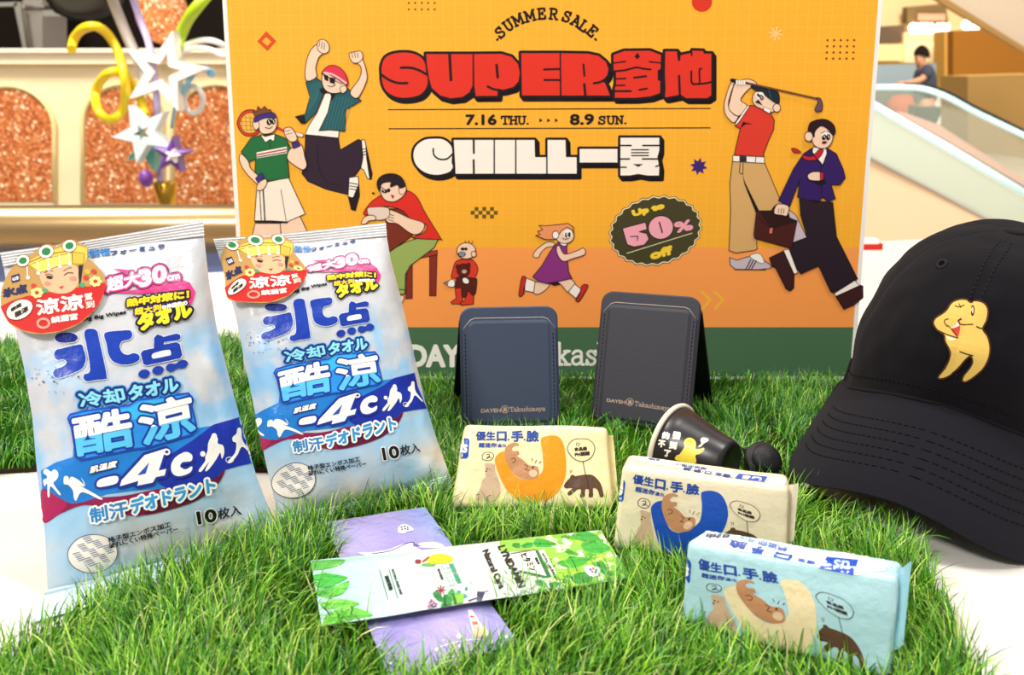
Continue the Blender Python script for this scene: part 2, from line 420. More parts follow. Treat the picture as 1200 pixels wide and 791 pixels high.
DY = 4.6
mb = MB(); mb.box((-6, DY+.5, FLZ), (-.45, DY+.7, 4), mat('#1a130f', 'matte')); mb.build('wall_dark', loc=(-2, DY+.6, FLZ), kind='structure')
mb = MB(); ext(mb, [(26, -40), (49, -40), (50, 66), (28, 66)], DY, .25, mat('#9c948c', 'plastic')); ext(mb, [(24, 6), (52, 6), (52, 9), (24, 9)], DY-.02, .3, mat('#c9c4bc', 'metal'))
mb.build('trim_1', kind='structure')
mb = MB()
for a in ([(16, 4), (23, 2), (31, 58), (27, 58)], [(-10, 3), (20, 2), (20, 7), (-10, 8)], [(50, 12), (84, 12), (84, 19), (50, 19)]): ext(mb, a, DY-.1, .04, mat('#d8d2c4', 'metal'))
mb.build('trim_2', kind='structure')
# rail in front of the wall
mb = MB(); zr0 = dp(100, 240, 1.75).z; zr1 = dp(100, 290, 1.75).z; zc = (zr0+zr1)/2; rr = (zr0-zr1)/2
mb.tube([(-2.4, 1.62, zc+.004), (-1.2, 1.73, zc+.001), (-.45, 1.80, zc-.006), (.5, 1.9, zc-.02)], rr, mat('#c9a777', 'metal'), 24)
t = thing('barrier_rail', (-.7, 1.78, FLZ), 'thick brushed champagne metal rail behind the tall wipes packs', 'railing')
mb.build('rail_tube', t)
mb = MB(); mb.box((-2.4, 1.80, zc-rr-.02), (.4, 1.84, zc-rr*.8), mat('#8d8579', 'metal')); mb.build('lower_strip', t)
mb = MB(); mb.box((-2.4, 1.86, FLZ), (.4, 1.90, zc-rr), mat('#8493c9', 'plastic')); mb.build('blue_panel', t)

# festive sculpture on the left
SY = 2.62
dec = thing('streamer_sculpture', dp(196, 241, SY), 'festive sculpture of yellow curls, pastel stars and ribbons left of the poster', 'decoration')
def ptube(name, pts, rpx, c, kind='plastic', sm=True, n=8, parent=dec, Y=SY, closed=False):
    if sm: pts = catmull(pts, closed, 5)
    m = MB(); rr = [a*(Y+.1)/FPX for a in (rpx if isinstance(rpx, list) else [rpx])]
    rr = rr*len(pts) if len(rr) == 1 else [rr[0]+(rr[-1]-rr[0])*i/(len(pts)-1) for i in range(len(pts))]
    m.tube([dp(x, y, Y+.03*math.sin(i*.35)) for i, (x, y) in enumerate(pts)], rr, mat(c, kind), n, closed); return m.build(name, parent)
ptube('yellow_curl', [(84, 58), (87, 45), (97, 34), (112, 31), (126, 40), (138, 60), (145, 85), (147, 110), (143, 130), (131, 140), (118, 134), (112, 118), (114, 102), (124, 88), (138, 84), (150, 92), (162, 110), (171, 134)], 5, '#f4d21c')
ptube('lime_ribbon', [(207, 58), (212, 40), (222, 20), (236, 2), (250, -14)], 6.5, '#b4cf1e')
ptube('white_hoop', [(203, 62), (222, 51), (243, 47), (262, 53), (280, 68)], 3, '#fbf6ea')
ptube('white_hoop', [(203, 66), (226, 56), (246, 58), (264, 67)], 3, '#fbf6ea')
ptube('blue_ribbon', [(248, 86), (239, 81), (228, 85), (217, 103), (206, 122), (201, 150)], [4.5, 1.5], '#8cc3de')
ptube('white_spiral', [(227+11*math.cos(q*math.pi/6), 117+16*math.sin(q*math.pi/6)) for q in range(12)], 3, '#f3efe6', closed=True, sm=False)
ptube('lilac_pole', [(153, -10), (166, 28), (176, 58), (183, 110), (186, 160), (188, 218)], 4, '#b7a3cf')
ptube('clear_pole', [(128, -10), (146, 35), (165, 78), (172, 100)], 6, '#a79b92')
def star(name, c, R, r, rot, col, hole=0, Y=SY-.05, th=.05):
    o = [(c[0]+(R if k % 2 == 0 else r)*math.sin(rot+k*math.pi/5), c[1]-(R if k % 2 == 0 else r)*math.cos(rot+k*math.pi/5)) for k in range(10)]
    m = MB(); f = [dp(x, y, Y) for x, y in o]; bk = [p+Vector((0, th, 0)) for p in f]
    if hole:
        i_ = [(c[0]+(x-c[0])*hole, c[1]+(y-c[1])*hole) for x, y in o]; g = [dp(x, y, Y) for x, y in i_]; h = [p+Vector((0, th, 0)) for p in g]
        V = f+bk+g+h; F = []
        for k in range(10):
            j = (k+1) % 10; F += [(k, j, 20+j, 20+k), (10+j, 10+k, 30+k, 30+j), (j, k, 10+k, 10+j), (20+k, 20+j, 30+j, 30+k)]
    else:
        cc = dp(c[0], c[1], Y-.015); V = f+bk+[cc, cc+Vector((0, th+.03, 0))]; F = []
        for k in range(10):
            j = (k+1) % 10; F += [(k, j, 20), (10+j, 10+k, 21), (j, k, 10+k, 10+j)]
    m.add(V, F, mat(col, 'plastic')); return m.build(name, dec)
star('white_star', (190, 84), 50, 21, .25, '#fbf3e6', .45)
star('aqua_star', (166, 156), 36, 15, -.45, '#e6f3ee', .3, SY-.09)
star('teal_star', (172, 172), 30, 11, .35, '#5fc0b8', 0, SY-.03)
star('purple_star', (200, 182), 23, 9, .1, '#6a3a92', 0, SY-.12)
star('small_white_star', (201, 183), 9, 4, .2, '#f6ecf6', 0, SY-.16, .02)
def sph(name, c, rx, col, kind, parent, Y, ry=None, m_=None):
    m = MB(); ry = ry or rx; k = (Y+.1)/FPX; C0 = dp(c[0], c[1], Y)
    m.grid([[C0+Vector((rx*k*math.sin(a)*math.cos(q), rx*k*math.sin(a)*math.sin(q), ry*k*math.cos(a))) for q in [2*math.pi*j/24 for j in range(24)]] for a in [math.pi*i/14 for i in range(15)]], m_ or mat(col, kind), True, True)
    return m.build(name, parent)
sph('purple_ball', (171, 209), 8, '#7a3f96', 'plastic', dec, SY-.1, 10)
m = MB(); B0 = dp(196, 242, SY); k = SY/FPX
m.lathe(B0, (0, 0, 1), [(.001, 0), (9*k, 0), (10*k, 4*k), (14*k, 28*k), (13*k, 29*k), (.001, 26*k)], mat('#d8a83a', 'metal'), 24); m.build('gold_base', dec)
tag(sph('glitter_ball', (190, 16), 28, '', '', None, 3.3, 32, gl), 'round orange glitter ball in the dark recess behind the streamers', 'decoration')
bw = MB(); C0 = dp(102, 2, 3.4); k = 3.5/FPX
bw.lathe(C0, (0, 0, 1), [(.001, -20*k), (18*k, -19*k), (33*k, -12*k), (40*k, 0), (42*k, 10*k), (40*k, 10*k), (36*k, 0), (.001, -12*k)], mat('#070505', 'plastic'), 32)
tag(bw.build('dark_bowl', loc=C0), 'glossy black bowl at the top edge left of the poster', 'bowl')

# ---- right: escalators, shop, person
GL = mat('#cfdccb', 'glass')
def shop():
    t = thing('shop_unit', dp(1075, 140, 16), 'cream lit cosmetics counter with glowing white sign behind the escalators', 'shop')
    for nm, poly, Y, d, c, kd in (
      ('back_panel', [(1005, -20), (1135, -20), (1135, 80), (1005, 80)], 16.6, .1, '#f5d9a2', 'matte'),
      ('upper_frame', [(1063, 8), (1108, 4), (1112, 27), (1063, 27)], 16.2, .2, '#8a7048', 'matte'),
      ('pink_panel', [(1076, 16), (1108, 16), (1108, 24), (1076, 24)], 16.1, .05, '#e3a98a', 'matte'),
      ('dark_display', [(1031, 31), (1060, 29), (1060, 50), (1031, 51)], 16.2, .2, '#6e5a48', 'matte'),
      ('lit_panel', [(1060, 38), (1106, 36), (1104, 73), (1060, 73)], 16.1, .2, '#fbdfa4', 'glow'),
      ('lit_shelf', [(1028, 52), (1060, 52), (1060, 71), (1028, 71)], 16.2, .2, '#f6d890', 'glow'),
      ('grey_counter', [(1024, 76), (1106, 74), (1106, 104), (1024, 104)], 15.5, .5, '#93a4ad', 'plastic'),
      ('dark_counter', [(1022, 104), (1092, 104), (1092, 150), (1022, 150)], 15.4, .5, '#4c4c4e', 'plastic'),
      ('white_plinth', [(1092, 104), (1108, 104), (1108, 146), (1092, 146)], 15.3, .5, '#e8e8e0', 'plastic'),
      ('gold_pillar', [(1107, 36), (1119, 36), (1119, 150), (1107, 150)], 15.2, .4, '#d3a04c', 'matte')):
        single(nm, poly, Y, d, mat(c, kd), t)
    for body, x0, x1, y0, y1 in (('GUERLAIN', 1066, 1112, 38, 28), ('CUB', 1128, 1147, 34, 25)):
        V, Fc, E = glyphs(body); xs = [v[0] for v in V]; ys = [v[1] for v in V]; W = [(x0+(v[0]-min(xs))/(max(xs)-min(xs))*(x1-x0), y0+(v[1]-min(ys))/(max(ys)-min(ys))*(y1-y0)) for v in V]
        A, B = list(W), list(Fc); Art._edges(W, E, 2.6, A, B, range(len(W)), 6)
        m = MB(); m.add([dp(q[0], q[1], 15.9-.002*(q[2] if len(q) > 2 else 0)) for q in A], B, mat('#fff8ea', 'emit')); m.build('glowing_sign', t)
    return t
shop()
mb = MB(); mb.lathe(dp(1055, 140, 15.0), (0, 0, 1), [(.001, 0), (.12, 0), (.2, .12), (.23, .25), (.15, .36), (.001, .38)], mat('#c4512c', 'matte'), 16)
tag(mb.build('red_bag', loc=dp(1055, 140, 15.0)), 'blurred red-orange bag seen through the glass beside the walking person', 'bag')
tag(single('brown_wall_panel', [(1117, 36), (1230, 30), (1230, 100), (1117, 100)], 15, .2, mat('#9a6424', 'matte')), kind='structure').name = 'wall_brown'
tag(single('tan_wall', [(1134, 89), (1230, 86), (1230, 190), (1134, 175)], 9.5, .6, mat('#a5834c', 'matte')), kind='structure').name = 'wall_tan'
tag(single('dark_strip', [(1117, 89), (1136, 89), (1136, 160), (1117, 150)], 10.2, .3, mat('#5f5028', 'matte')), kind='structure').name = 'trim_3'
tag(single('soffit', [(1096, -12), (1112, 0), (1215, 64), (1260, 40), (1260, -60), (1096, -60)], 7.5, .12, mat('#d3bfa6', 'matte')), kind='structure').name = 'ceiling_soffit'
tag(single('soffit_edge', [(1092, -10), (1112, 0), (1215, 64), (1215, 70), (1106, 5), (1085, -10)], 7.45, .06, mat('#a8834c', 'matte')), kind='structure').name = 'trim_4'
# far escalator
es = thing('escalator', Vector((dp(1130, 140, 6.6).x, 6.6, FLZ)), 'far escalator balustrade curving down from level behind the nearer glass', 'escalator')
single('glass_side', [(1010, 106), (1060, 106), (1085, 108), (1110, 118), (1140, 134), (1215, 169), (1215, 226), (1140, 176), (1100, 148), (1060, 140), (1010, 140)], 6.6, .02, mat('#cfdccb', 'clear'), es)
single('deck', [(990, 128), (1060, 132), (1100, 146), (1140, 172), (1240, 235), (1240, 300), (1140, 235), (1060, 180), (990, 150)], 6.3, .25, mat('#d4b8a6', 'plastic'), es)
ptube('lit_handrail', [(1005, 102.5), (1060, 102.5), (1085, 105), (1110, 114), (1140, 130), (1175, 147), (1215, 166)], 3.2, '#c8eef2', 'glow', True, 8, es, 6.6)
ptube('rubber_rail', [(1060, 98.5), (1086, 100), (1112, 109), (1142, 125), (1177, 142), (1215, 161)], 1.7, '#2a2a2c', 'matte', True, 8, es, 6.65)
# near escalator
es = thing('escalator', Vector((dp(1100, 300, 5.0).x, 5.0, FLZ)), 'near escalator with glowing handrail slanting down right behind the black cap', 'escalator')
single('glass_side', [(985, 108), (1024, 129), (1220, 243), (1220, 296), (1172, 263), (1015, 181), (985, 166)], 5.0, .02, mat('#d3dccb', 'glass'), es)
single('inner_panel', [(985, 112), (1024, 133), (1220, 247), (1220, 290), (1172, 259), (1015, 178), (985, 164)], 5.5, .05, mat('#c6cfbd', 'plastic'), es)
ptube('lit_handrail', [(985, 101), (1024, 124), (1110, 173), (1220, 238)], 4.6, '#d8f4f6', 'glow', False, 8, es, 5.0)
ptube('rubber_rail', [(985, 96.5), (1024, 119), (1110, 167.5), (1220, 232)], 1.6, '#6f6a64', 'matte', False, 8, es, 5.05)
ptube('base_strip', [(985, 166), (1015, 182), (1090, 221), (1172, 265), (1220, 292)], 2.6, '#a9a59a', 'plastic', False, 6, es, 4.98)
f = [dp(x, y, 5.0) for x, y in [(985, 167), (1015, 183), (1090, 222), (1172, 266), (1220, 293)]]
V = f+[Vector((p.x, 5.0, FLZ)) for p in f]; V += [p+Vector((0, .4, 0)) for p in V]; n = 5
mb = MB(); mb.add(V, [(i, i+1, i+6, i+5) for i in range(4)]+[(i+10, i+15, i+16, i+11) for i in range(4)]+[(i, i+10, i+11, i+1) for i in range(4)], mat('#e9c9a6', 'matte')); mb.build('cladding', es)

# person walking past, far behind the escalator
def skin(name, pts, edges, m, parent, sub=2, root=0):
    org = ORG[parent]; me = bpy.data.meshes.new(name); me.from_pydata([Vector(p[0])-org for p in pts], edges, []); me.materials.append(m)
    o = bpy.data.objects.new(name, me); COL.objects.link(o)
    md = o.modifiers.new('skin', 'SKIN'); md.use_smooth_shade = True
    ss = o.modifiers.new('subdivision', 'SUBSURF'); ss.levels = sub; ss.render_levels = sub
    for i, p in enumerate(pts):
        d = me.skin_vertices[0].data[i]; r = p[1]; d.radius = r if isinstance(r, tuple) else (r, r); d.use_root = (i == root)
    dg = bpy.context.evaluated_depsgraph_get(); me2 = bpy.data.meshes.new_from_object(o.evaluated_get(dg)); bpy.data.objects.remove(o)
    for q in me2.polygons: q.use_smooth = True
    o = bpy.data.objects.new(name, me2); COL.objects.link(o); o.parent = parent; ORG[o] = org; return o
PY = 13.0
def pp(x, y, dy=0.0): return dp(x, y, PY)+Vector((0, dy, 0))
per = thing('person', (dp(1084, 120, PY).x, PY, FLZ), 'person in grey shirt and dark trousers walking left beyond the escalator, arm reaching forward', 'person')
sk = mat('#c08a68', 'skin')
gz = lambda x, z, dy: Vector((dp(x, 120, PY).x, PY+dy, FLZ+z))
P = [(gz(1084, .94, 0), .14), (gz(1083, 1.15, 0), .13), (gz(1082, 1.36, 0), .14), (pp(1080.5, 77), .055), (pp(1078, 71), .075), (pp(1077, 65.5), .1), (pp(1078, 60.5), .075),
     (pp(1082, 82, -.19), .055), (pp(1073, 93, -.2), .042), (pp(1058, 97, -.2), .033), (pp(1046, 98, -.2), .026),
     (pp(1086, 82, .19), .055), (pp(1093, 93, .2), .042), (pp(1085, 99, .2), .033), (pp(1079, 101, .18), .026),
     (gz(1083, .88, -.09), .09), (gz(1077, .5, -.1), .06), (gz(1080, .1, -.1), .045), (gz(1073, .035, -.11), .035),
     (gz(1086, .88, .09), .09), (gz(1091, .5, .1), .06), (gz(1101, .14, .1), .045), (gz(1097, .05, .1), .035)]
E_ = [(0, 1), (1, 2), (2, 3), (3, 4), (4, 5), (5, 6), (2, 7), (7, 8), (8, 9), (9, 10), (2, 11), (11, 12), (12, 13), (13, 14), (0, 15), (15, 16), (16, 17), (17, 18), (0, 19), (19, 20), (20, 21), (21, 22)]
# nose and five fingers on each hand
k = len(P); P.append((pp(1073.6, 67), .02)); E_.append((5, k))
for w, s_ in ((10, -1), (14, -1)):
    base = P[w][0]
    for q in range(5):
        k = len(P); L = (.055, .075, .08, .075, .06)[q]; off = Vector((-.02 if q else .0, (q-2)*.017, -.008 if q else .02))
        P.append((base+off+Vector((-.02, 0, 0)), .009)); P.append((base+off+Vector((-L*.8, 0, -.012)), .008)); P.append((base+off+Vector((-L*1.2, 0, -.03)), .007))
        E_ += [(w, k), (k, k+1), (k+1, k+2)]
skin('body', P, E_, sk, per)
skin('shirt', [(gz(1084, .93, 0), .17), (gz(1083, 1.15, 0), .165), (gz(1082, 1.36, 0), .165), (pp(1081, 79.5), .085), (pp(1082, 82, -.2), .085), (pp(1075, 91, -.22), .07), (pp(1087, 82, .2), .085), (pp(1092, 91, .21), .07)],
     [(0, 1), (1, 2), (2, 3), (2, 4), (4, 5), (2, 6), (6, 7)], mat('#3f4250', 'cloth'), per)
skin('trousers', [(gz(1084, .95, 0), .175), (gz(1083, .86, -.09), .12), (gz(1077, .5, -.1), .09), (gz(1080, .1, -.1), .075), (gz(1086, .86, .09), .12), (gz(1091, .5, .1), .09), (gz(1101, .14, .1), .075)],
     [(0, 1), (1, 2), (2, 3), (0, 4), (4, 5), (5, 6)], mat('#16141a', 'cloth'), per)
m = MB(); C0 = pp(1079.3, 63)
m.grid([[C0+Vector((.105*math.sin(a)*math.cos(q)+.012, .1*math.sin(a)*math.sin(q), .115*math.cos(a)-(.0 if math.cos(q) < .2 else .03*math.sin(a)))) for q in [2*math.pi*j/20 for j in range(20)]] for a in [1.75*i/10 for i in range(11)]], mat('#17110f', 'cloth'), True, True)
m.build('hair', per)
for dx in (-1, 1):
    m = MB()
    p0 = gz(1076 if dx < 0 else 1100, 0, .1*dx)
    m.tube([p0+Vector((.06, 0, .04)), p0+Vector((-.04, 0, .045)), p0+Vector((-.16, 0, .03))], [.05, .05, .03], mat('#121012', 'plastic'), 10)
    m.build('shoe', per)

# ---------------------------------------------------------------- table
tb = thing('display_table', (0, .7, FLZ), 'large white table carrying the grass mats and all the products', 'table')
mb = MB(); c = [(-1.3, .12), (1.3, .12), (1.3, 1.62), (-1.3, .98)]
mb.hexa([Vector((x, y, z)) for z in (-.03, 0.0) for x, y in c], mat('#ded8d2', 'plastic')); mb.build('tabletop', tb)
for x, y in ((-1.2, .2), (1.2, .2), (1.2, 1.45), (-1.2, .9)):
    mb = MB(); mb.box((x-.03, y-.03, FLZ), (x+.03, y+.03, -.03), mat('#d8d4ce', 'plastic')); mb.build('leg', tb)
g = gr(1023, 293); mb = MB(); mb.box((g.x-.014, g.y, 0), (g.x+.014, g.y+.02, .009), mat('#c8281e')); mb.box((g.x-.014, g.y, .009), (g.x+.008, g.y+.02, .015), mat('#f4efe6'))
tag(mb.build('small_carton', loc=(g.x, g.y, 0)), 'small red and white carton on the table between poster and black cap', 'box')
# ================================================================ POSTER
PL = Plane((285, 447), (1010, 449), 0.0, math.radians(4))
SK, BK, CR = '#f9d0b4', '#1b0d12', '#fdf0e4'
mb = MB()
white = mat('#f5efe9')
_l = [PL.uv(*p)[0] for p in ((256, 0), (268, 115), (280, 272))]; _r = [PL.uv(*p)[0] for p in ((1034.5, 0), (1024.5, 100), (1013, 305))]
u0, u1, v1, th = sum(_l)/3, sum(_r)/3, .362, .006
c = [PL.w(u, v, h) for h in (0, -th) for u, v in ((u0, 0), (u1, 0), (u1, v1), (u0, v1))]
mb.hexa(c, white)
a = Art(FlatSurf(PL)); q = PL.uv
def prt(y0, y1, col):
    def at_u(u, y):
        p = PL.w(u, PL.uv(600, y)[1])-CAM; return 600+FPX*p.x/p.dot(FW)
    l = lambda y: at_u(u0+.0034, y)
    r = lambda y: at_u(u1-.0034, y)
    ys = [y0+(y1-y0)*i/8 for i in range(9)]
    a.poly([(l(y), y) for y in ys]+[(r(y), y) for y in ys[::-1]], col)
prt(-70, 290, '#fcb02e'); a.L = 0; prt(290, 383.5, '#ff9e50'); a.L = 0; prt(383.5, 441, '#4b6f4f')
# light grid
for x in range(266, 1030, 14):
    t = (x-262)/772; xb = 283+t*724
    a.L = 1; a.stroke([(x+.2, -60), (x+(xb-x)*290/300, 290)], .7, '#fdbd48')
for k in range(-4, 21):
    y = 5+k*13.6
    a.L = 2
    if y < 288: a.stroke([(264+21*y/260, y), (1028-21*y/240 if y < 240 else 1007, y)], .7, '#fdbd48')
B0 = 3
def F(x, y, k, L=B0): a.fr(x, y, k, L)
# ornaments
F(0, 0, 1)
for r, (y, xs) in enumerate(((3.5, 0), (11, 0))):
    for i in range(5): a.L = B0; a.ell((479+i*7.6, y), 1.3, 1.3, '#8a3a12', n=8)
for j in range(4):
    for i in range(5): a.L = B0; a.ell((969.7+i*7.8-j*.4, 47.1+j*7.2), 1.4, 1.4, '#8a3a12', n=8)
a.L = B0; a.ell((822.5, 2), 12, 12, '#d9341d')
a.L = B0; a.poly([(312, 36.5), (324, 48), (313.5, 60), (301.5, 48.5)], '#dc4a16', holes=([(311.8, 43.5), (318, 48.8), (313.5, 53.8), (307, 48.5)],))
for i in range(4):
    a.L = B0; q_ = i*math.pi/4+.2; a.stroke([(909-8*math.cos(q_), 39.5-8*math.sin(q_)), (909+8*math.cos(q_), 39.5+8*math.sin(q_))], 1.1, '#fbd99a')
a.L = B0; a.poly([(818.8+(10.5 if i % 2 == 0 else 6)*math.cos(i*math.pi/8+.2), 195+(10.5 if i % 2 == 0 else 6)*math.sin(i*math.pi/8+.2)) for i in range(16)], '#3e1f72')
F(510, 235, 5.275)
for i in range(7):
    for j in range(3):
        if (i+j) % 2 == 1: a.L = B0; a.poly([(220+i*23.8, 40+j*23.5), (243.8+i*23.8, 40+j*23.5), (243.8+i*23.8, 63.5+j*23.5), (220+i*23.8, 63.5+j*23.5)], '#6b5510')
F(500, 320, 3.333)
for dx in (0, 50):
    a.L = B0; a.stroke([(1076+dx, 75), (1108+dx, 106), (1078+dx, 140)], 3.6, '#fdb93e')
# SUMMER SALE on an arc
F(435, 0, 2.857)
for ch, x, y in (('.', 411, 122), ('S', 432, 108), ('U', 459, 85), ('M', 492, 66), ('M', 532, 53), ('E', 572, 46), ('R', 611, 47), ('S', 656, 56), ('A', 687, 70), ('L', 714, 88), ('E', 741, 105), ('.', 763, 122)):
    dx, dy = x-588, 273-y; l = math.hypot(dx, dy); ux, uy = dy/l, dx/l; w = 34 if ch == 'M' else 12 if ch == '.' else 27
    nx, ny = uy, -ux; h = 34
    bx, by = x-nx*h/2*1, y-ny*h/2
    a.L = B0; a.slab(ch, (bx-ux*w/2, by-uy*w/2), (bx+ux*w/2, by+uy*w/2), h, 2.7)
# date line
a.L = B0; a.stroke([(57, 367), (1135, 363)], 1.3); a.L = B0; a.stroke([(60, 431), (1135, 428)], 1.3)
a.L = B0; a.text('7.16', (318, 417), (418, 417), (318, 385), BK, 1.6); a.L = B0; a.slab('THU.', (436, 415), (528, 415), 25, 2.2)
a.L = B0; a.text('8.9', (667, 417), (744, 416), (667, 384), BK, 1.6); a.L = B0; a.slab('SUN.', (761, 415), (855, 414), 25, 2.2)
for i in range(3): a.L = B0; a.poly([(563+i*26, 396), (574+i*26, 403), (563+i*26, 410)], BK)
# heavy lettering
def heavy(letters, fill, w=4.6):
    dx, dy = 3.2*a.k, 4.2*a.k
    for pts, sm, sl in letters:
        P = [(x, y) for x, y in pts]
        for m_ in (1, .66, .33, 0):
            a.L = B0; a.poly([(x+dx*m_, y+dy*m_) for x, y in P], BK, sm); a.L = B0; a.stroke([(x+dx*m_, y+dy*m_) for x, y in P], w, BK, True, sm)
    for pts, sm, sl in letters:
        a.L = B0+2; a.stroke(pts, w, BK, True, sm); a.L = B0+3; a.poly(pts, fill, sm)
        for s_ in sl:
            a.L = B0+6
            if s_[0] == 'p': a.poly(s_[1], BK)
            else: a.stroke(s_[1], s_[0]*1.2, BK, False, len(s_[1]) > 2)
        a.L = B0+4; a.stroke(pts, 1.7, BK, True, sm)
RD = '#e2301f'
F(430, 50, 5.714)
heavy([([(230, 62), (300, 66), (360, 92), (392, 135), (402, 200), (412, 245), (403, 300), (360, 350), (280, 372), (200, 368), (130, 330), (100, 270), (95, 210), (95, 155), (118, 100), (165, 72)], True,
        [(2.4, [(228, 168), (290, 168), (350, 185), (400, 213)]), (2.4, [(98, 215), (150, 250), (210, 270), (270, 270)])]),
       ([(392, 72), (712, 72), (712, 290), (690, 335), (640, 368), (560, 377), (490, 358), (430, 305), (412, 240), (398, 150)], False, [(2.8, [(553, 72), (563, 250)])]),
       ([(712, 72), (900, 70), (970, 90), (1015, 140), (1028, 200), (1020, 260), (985, 300), (920, 318), (880, 322), (878, 360), (725, 362), (715, 290)], False,
        [(2.6, [(868, 150), (876, 232)]), (2.2, [(808, 293), (850, 312), (895, 318)])])], RD)
F(630, 45, 5.581)
heavy([([(-112, 92), (148, 92), (150, 378), (-106, 378)], False, [(2, [(42, 203), (145, 200)]), (2, [(44, 272), (148, 272)])]),
       ([(148, 92), (330, 95), (400, 110), (450, 150), (468, 200), (460, 240), (430, 280), (445, 290), (480, 378), (318, 378), (152, 378)], False,
        [(2, [(300, 170), (306, 245)]), (2.4, [(305, 300), (313, 378)]), (2.2, [(368, 293), (410, 285), (440, 268)])]),
       ([(492, 105), (565, 78), (735, 76), (812, 105), (808, 205), (790, 210), (790, 270), (806, 275), (805, 360), (740, 383), (640, 393), (500, 393), (500, 330), (508, 300), (508, 225), (492, 215)], False,
        [(1.4, [(500, 161), (575, 151)]), (1.4, [(730, 153), (805, 160)]), (1.8, [(500, 215), (570, 208), (645, 190), (690, 198), (740, 203)]), (1.9, [(630, 257), (710, 247)]), (1.6, [(508, 265), (575, 262)]),
         (1.5, [(505, 308), (570, 306)]), (1.9, [(500, 345), (610, 345)]), (1.9, [(665, 337), (715, 328)]), ('p', [(652, 92), (670, 120), (652, 136), (633, 120)])]),
       ([(830, 80), (915, 80), (925, 130), (935, 105), (1005, 90), (1010, 75), (1085, 78), (1090, 95), (1140, 95), (1140, 375), (1110, 395), (970, 395), (935, 372), (840, 390), (828, 385), (832, 330), (828, 235)], False,
        [(2.4, [(918, 80), (925, 140)]), (2.2, [(925, 245), (930, 372)]), (1.6, [(1005, 85), (1008, 112)]), (1.8, [(1005, 215), (1008, 290), (1040, 298), (1100, 293), (1138, 285)]), (1.6, [(1060, 290), (1058, 205), (1072, 200)])])], RD)
F(475, 150, 3.81)
heavy([([(120, 45), (170, 48), (205, 75), (213, 110), (210, 150), (215, 175), (195, 200), (140, 212), (85, 200), (45, 165), (33, 120), (45, 80), (80, 52)], True, [(1.6, [(125, 92), (128, 120), (150, 138), (185, 138), (212, 115)])]),
       ([(213, 50), (397, 50), (397, 207), (222, 207)], False, [(2, [(305, 50), (306, 112)]), (2, [(305, 143), (306, 207)])]),
       ([(397, 50), (493, 50), (493, 207), (397, 207)], False, []),
       ([(493, 50), (580, 50), (582, 127), (632, 127), (632, 207), (493, 207)], False, []),
       ([(632, 50), (718, 50), (720, 127), (768, 127), (768, 207), (632, 207)], False, []),
       ([(775, 90), (950, 90), (950, 157), (775, 157)], False, []),
       ([(957, 40), (1137, 40), (1137, 100), (1128, 130), (1137, 175), (1135, 215), (1080, 215), (1040, 208), (1000, 215), (957, 215)], False,
        [(1.5, [(960, 78), (1008, 78)]), (1.5, [(1060, 78), (1137, 78)]), (1.2, [(1010, 97), (1085, 97)]), (1.2, [(1010, 110), (1085, 110)]), (1.2, [(1010, 123), (1085, 123)]), (1.5, [(957, 138), (1000, 138)]), (1.5, [(1058, 138), (1137, 138)]), ('p', [(1015, 161), (1062, 161), (1040, 173)]), (1.4, [(957, 175), (986, 175)]), (1.4, [(1118, 172), (1137, 165)])])], CR, 4.0)
# badge
F(690, 170, 4.944)
def scal(ax, ay, n=26, amp=.025, rot=-13):
    r = math.radians(rot); o = []
    for i in range(n*6):
        t = 2*math.pi*i/(n*6); m_ = 1+amp*math.cos(n*t); x, y = ax*m_*math.cos(t), ay*m_*math.sin(t); o.append((386+x*math.cos(r)-y*math.sin(r), 496+x*math.sin(r)+y*math.cos(r)))
    return o
a.poly(scal(270, 199), BK); a.poly(scal(266, 195), '#f6e3b8'); a.poly(scal(259, 188), '#453f22')
a.text('Up to', (262, 418), (438, 372), (252, 382), '#fcd23a', 2.3); a.L -= 1
a.text('off', (364, 660), (484, 628), (356, 618), '#fcd23a', 2.5); a.L -= 1
a.stroke([(220, 627), (598, 510)], .8, '#f6e3b8'); a.L -= 1
a.text('%', (508, 505), (603, 486), (494, 452), '#f7a6b4', 2.0, ((BK, .7),))
P5 = [(195, 482), (328, 446), (338, 488), (292, 502), (335, 512), (348, 545), (322, 578), (262, 590), (222, 576), (212, 545)]
a.poly(P5, '#f7a6b4', ol=1.0); a.stroke([(242, 530), (285, 528), (280, 552)], 1.1); a.L -= 1
a.ell((417, 477), 73, 68, '#f7a6b4', -15, 1.0); a.stroke([(408, 447), (425, 506)], 1.7)

# --- tennis player
F(265, 30, 3.228)
a.fig([(42, 372), (60, 330), (95, 318), (125, 335), (135, 370), (125, 405), (100, 418), (65, 412)], '#d03a22', True)
a.fig([(53, 370), (68, 340), (95, 330), (118, 345), (125, 372), (115, 398), (95, 407), (68, 400)], '#f6b84a', True, .5)
for i in range(4): a.stroke([(58+i*16, 338+abs(i-1.5)*5), (62+i*16, 402)], .7, '#b07a2a'); a.L -= 1; a.stroke([(56, 348+i*15), (122, 350+i*15)], .7, '#b07a2a'); a.L -= 1
a.L += 1
a.stroke([(130, 372), (190, 385), (225, 402)], 3.4, '#d03a22'); a.stroke([(245, 405), (288, 416)], 5, BK); a.stroke([(246, 405), (286, 415)], 3.8, '#f6dcc0')
a.fig([(110, 748), (205, 748), (208, 800), (98, 800)], SK, False); a.fig([(205, 748), (280, 722), (318, 800), (210, 800)], SK, False)
a.fig([(118, 600), (236, 574), (300, 712), (232, 742), (170, 738), (108, 738)], '#f9e6d4', False); a.stroke([(208, 620), (228, 738)], .7)
a.stroke([(141, 622), (148, 742)], 1.6, '#12382a'); a.L -= 1; a.stroke([(128, 628), (134, 740)], 1.0, '#12382a'); a.stroke([(112, 741), (232, 744)], 2.2)
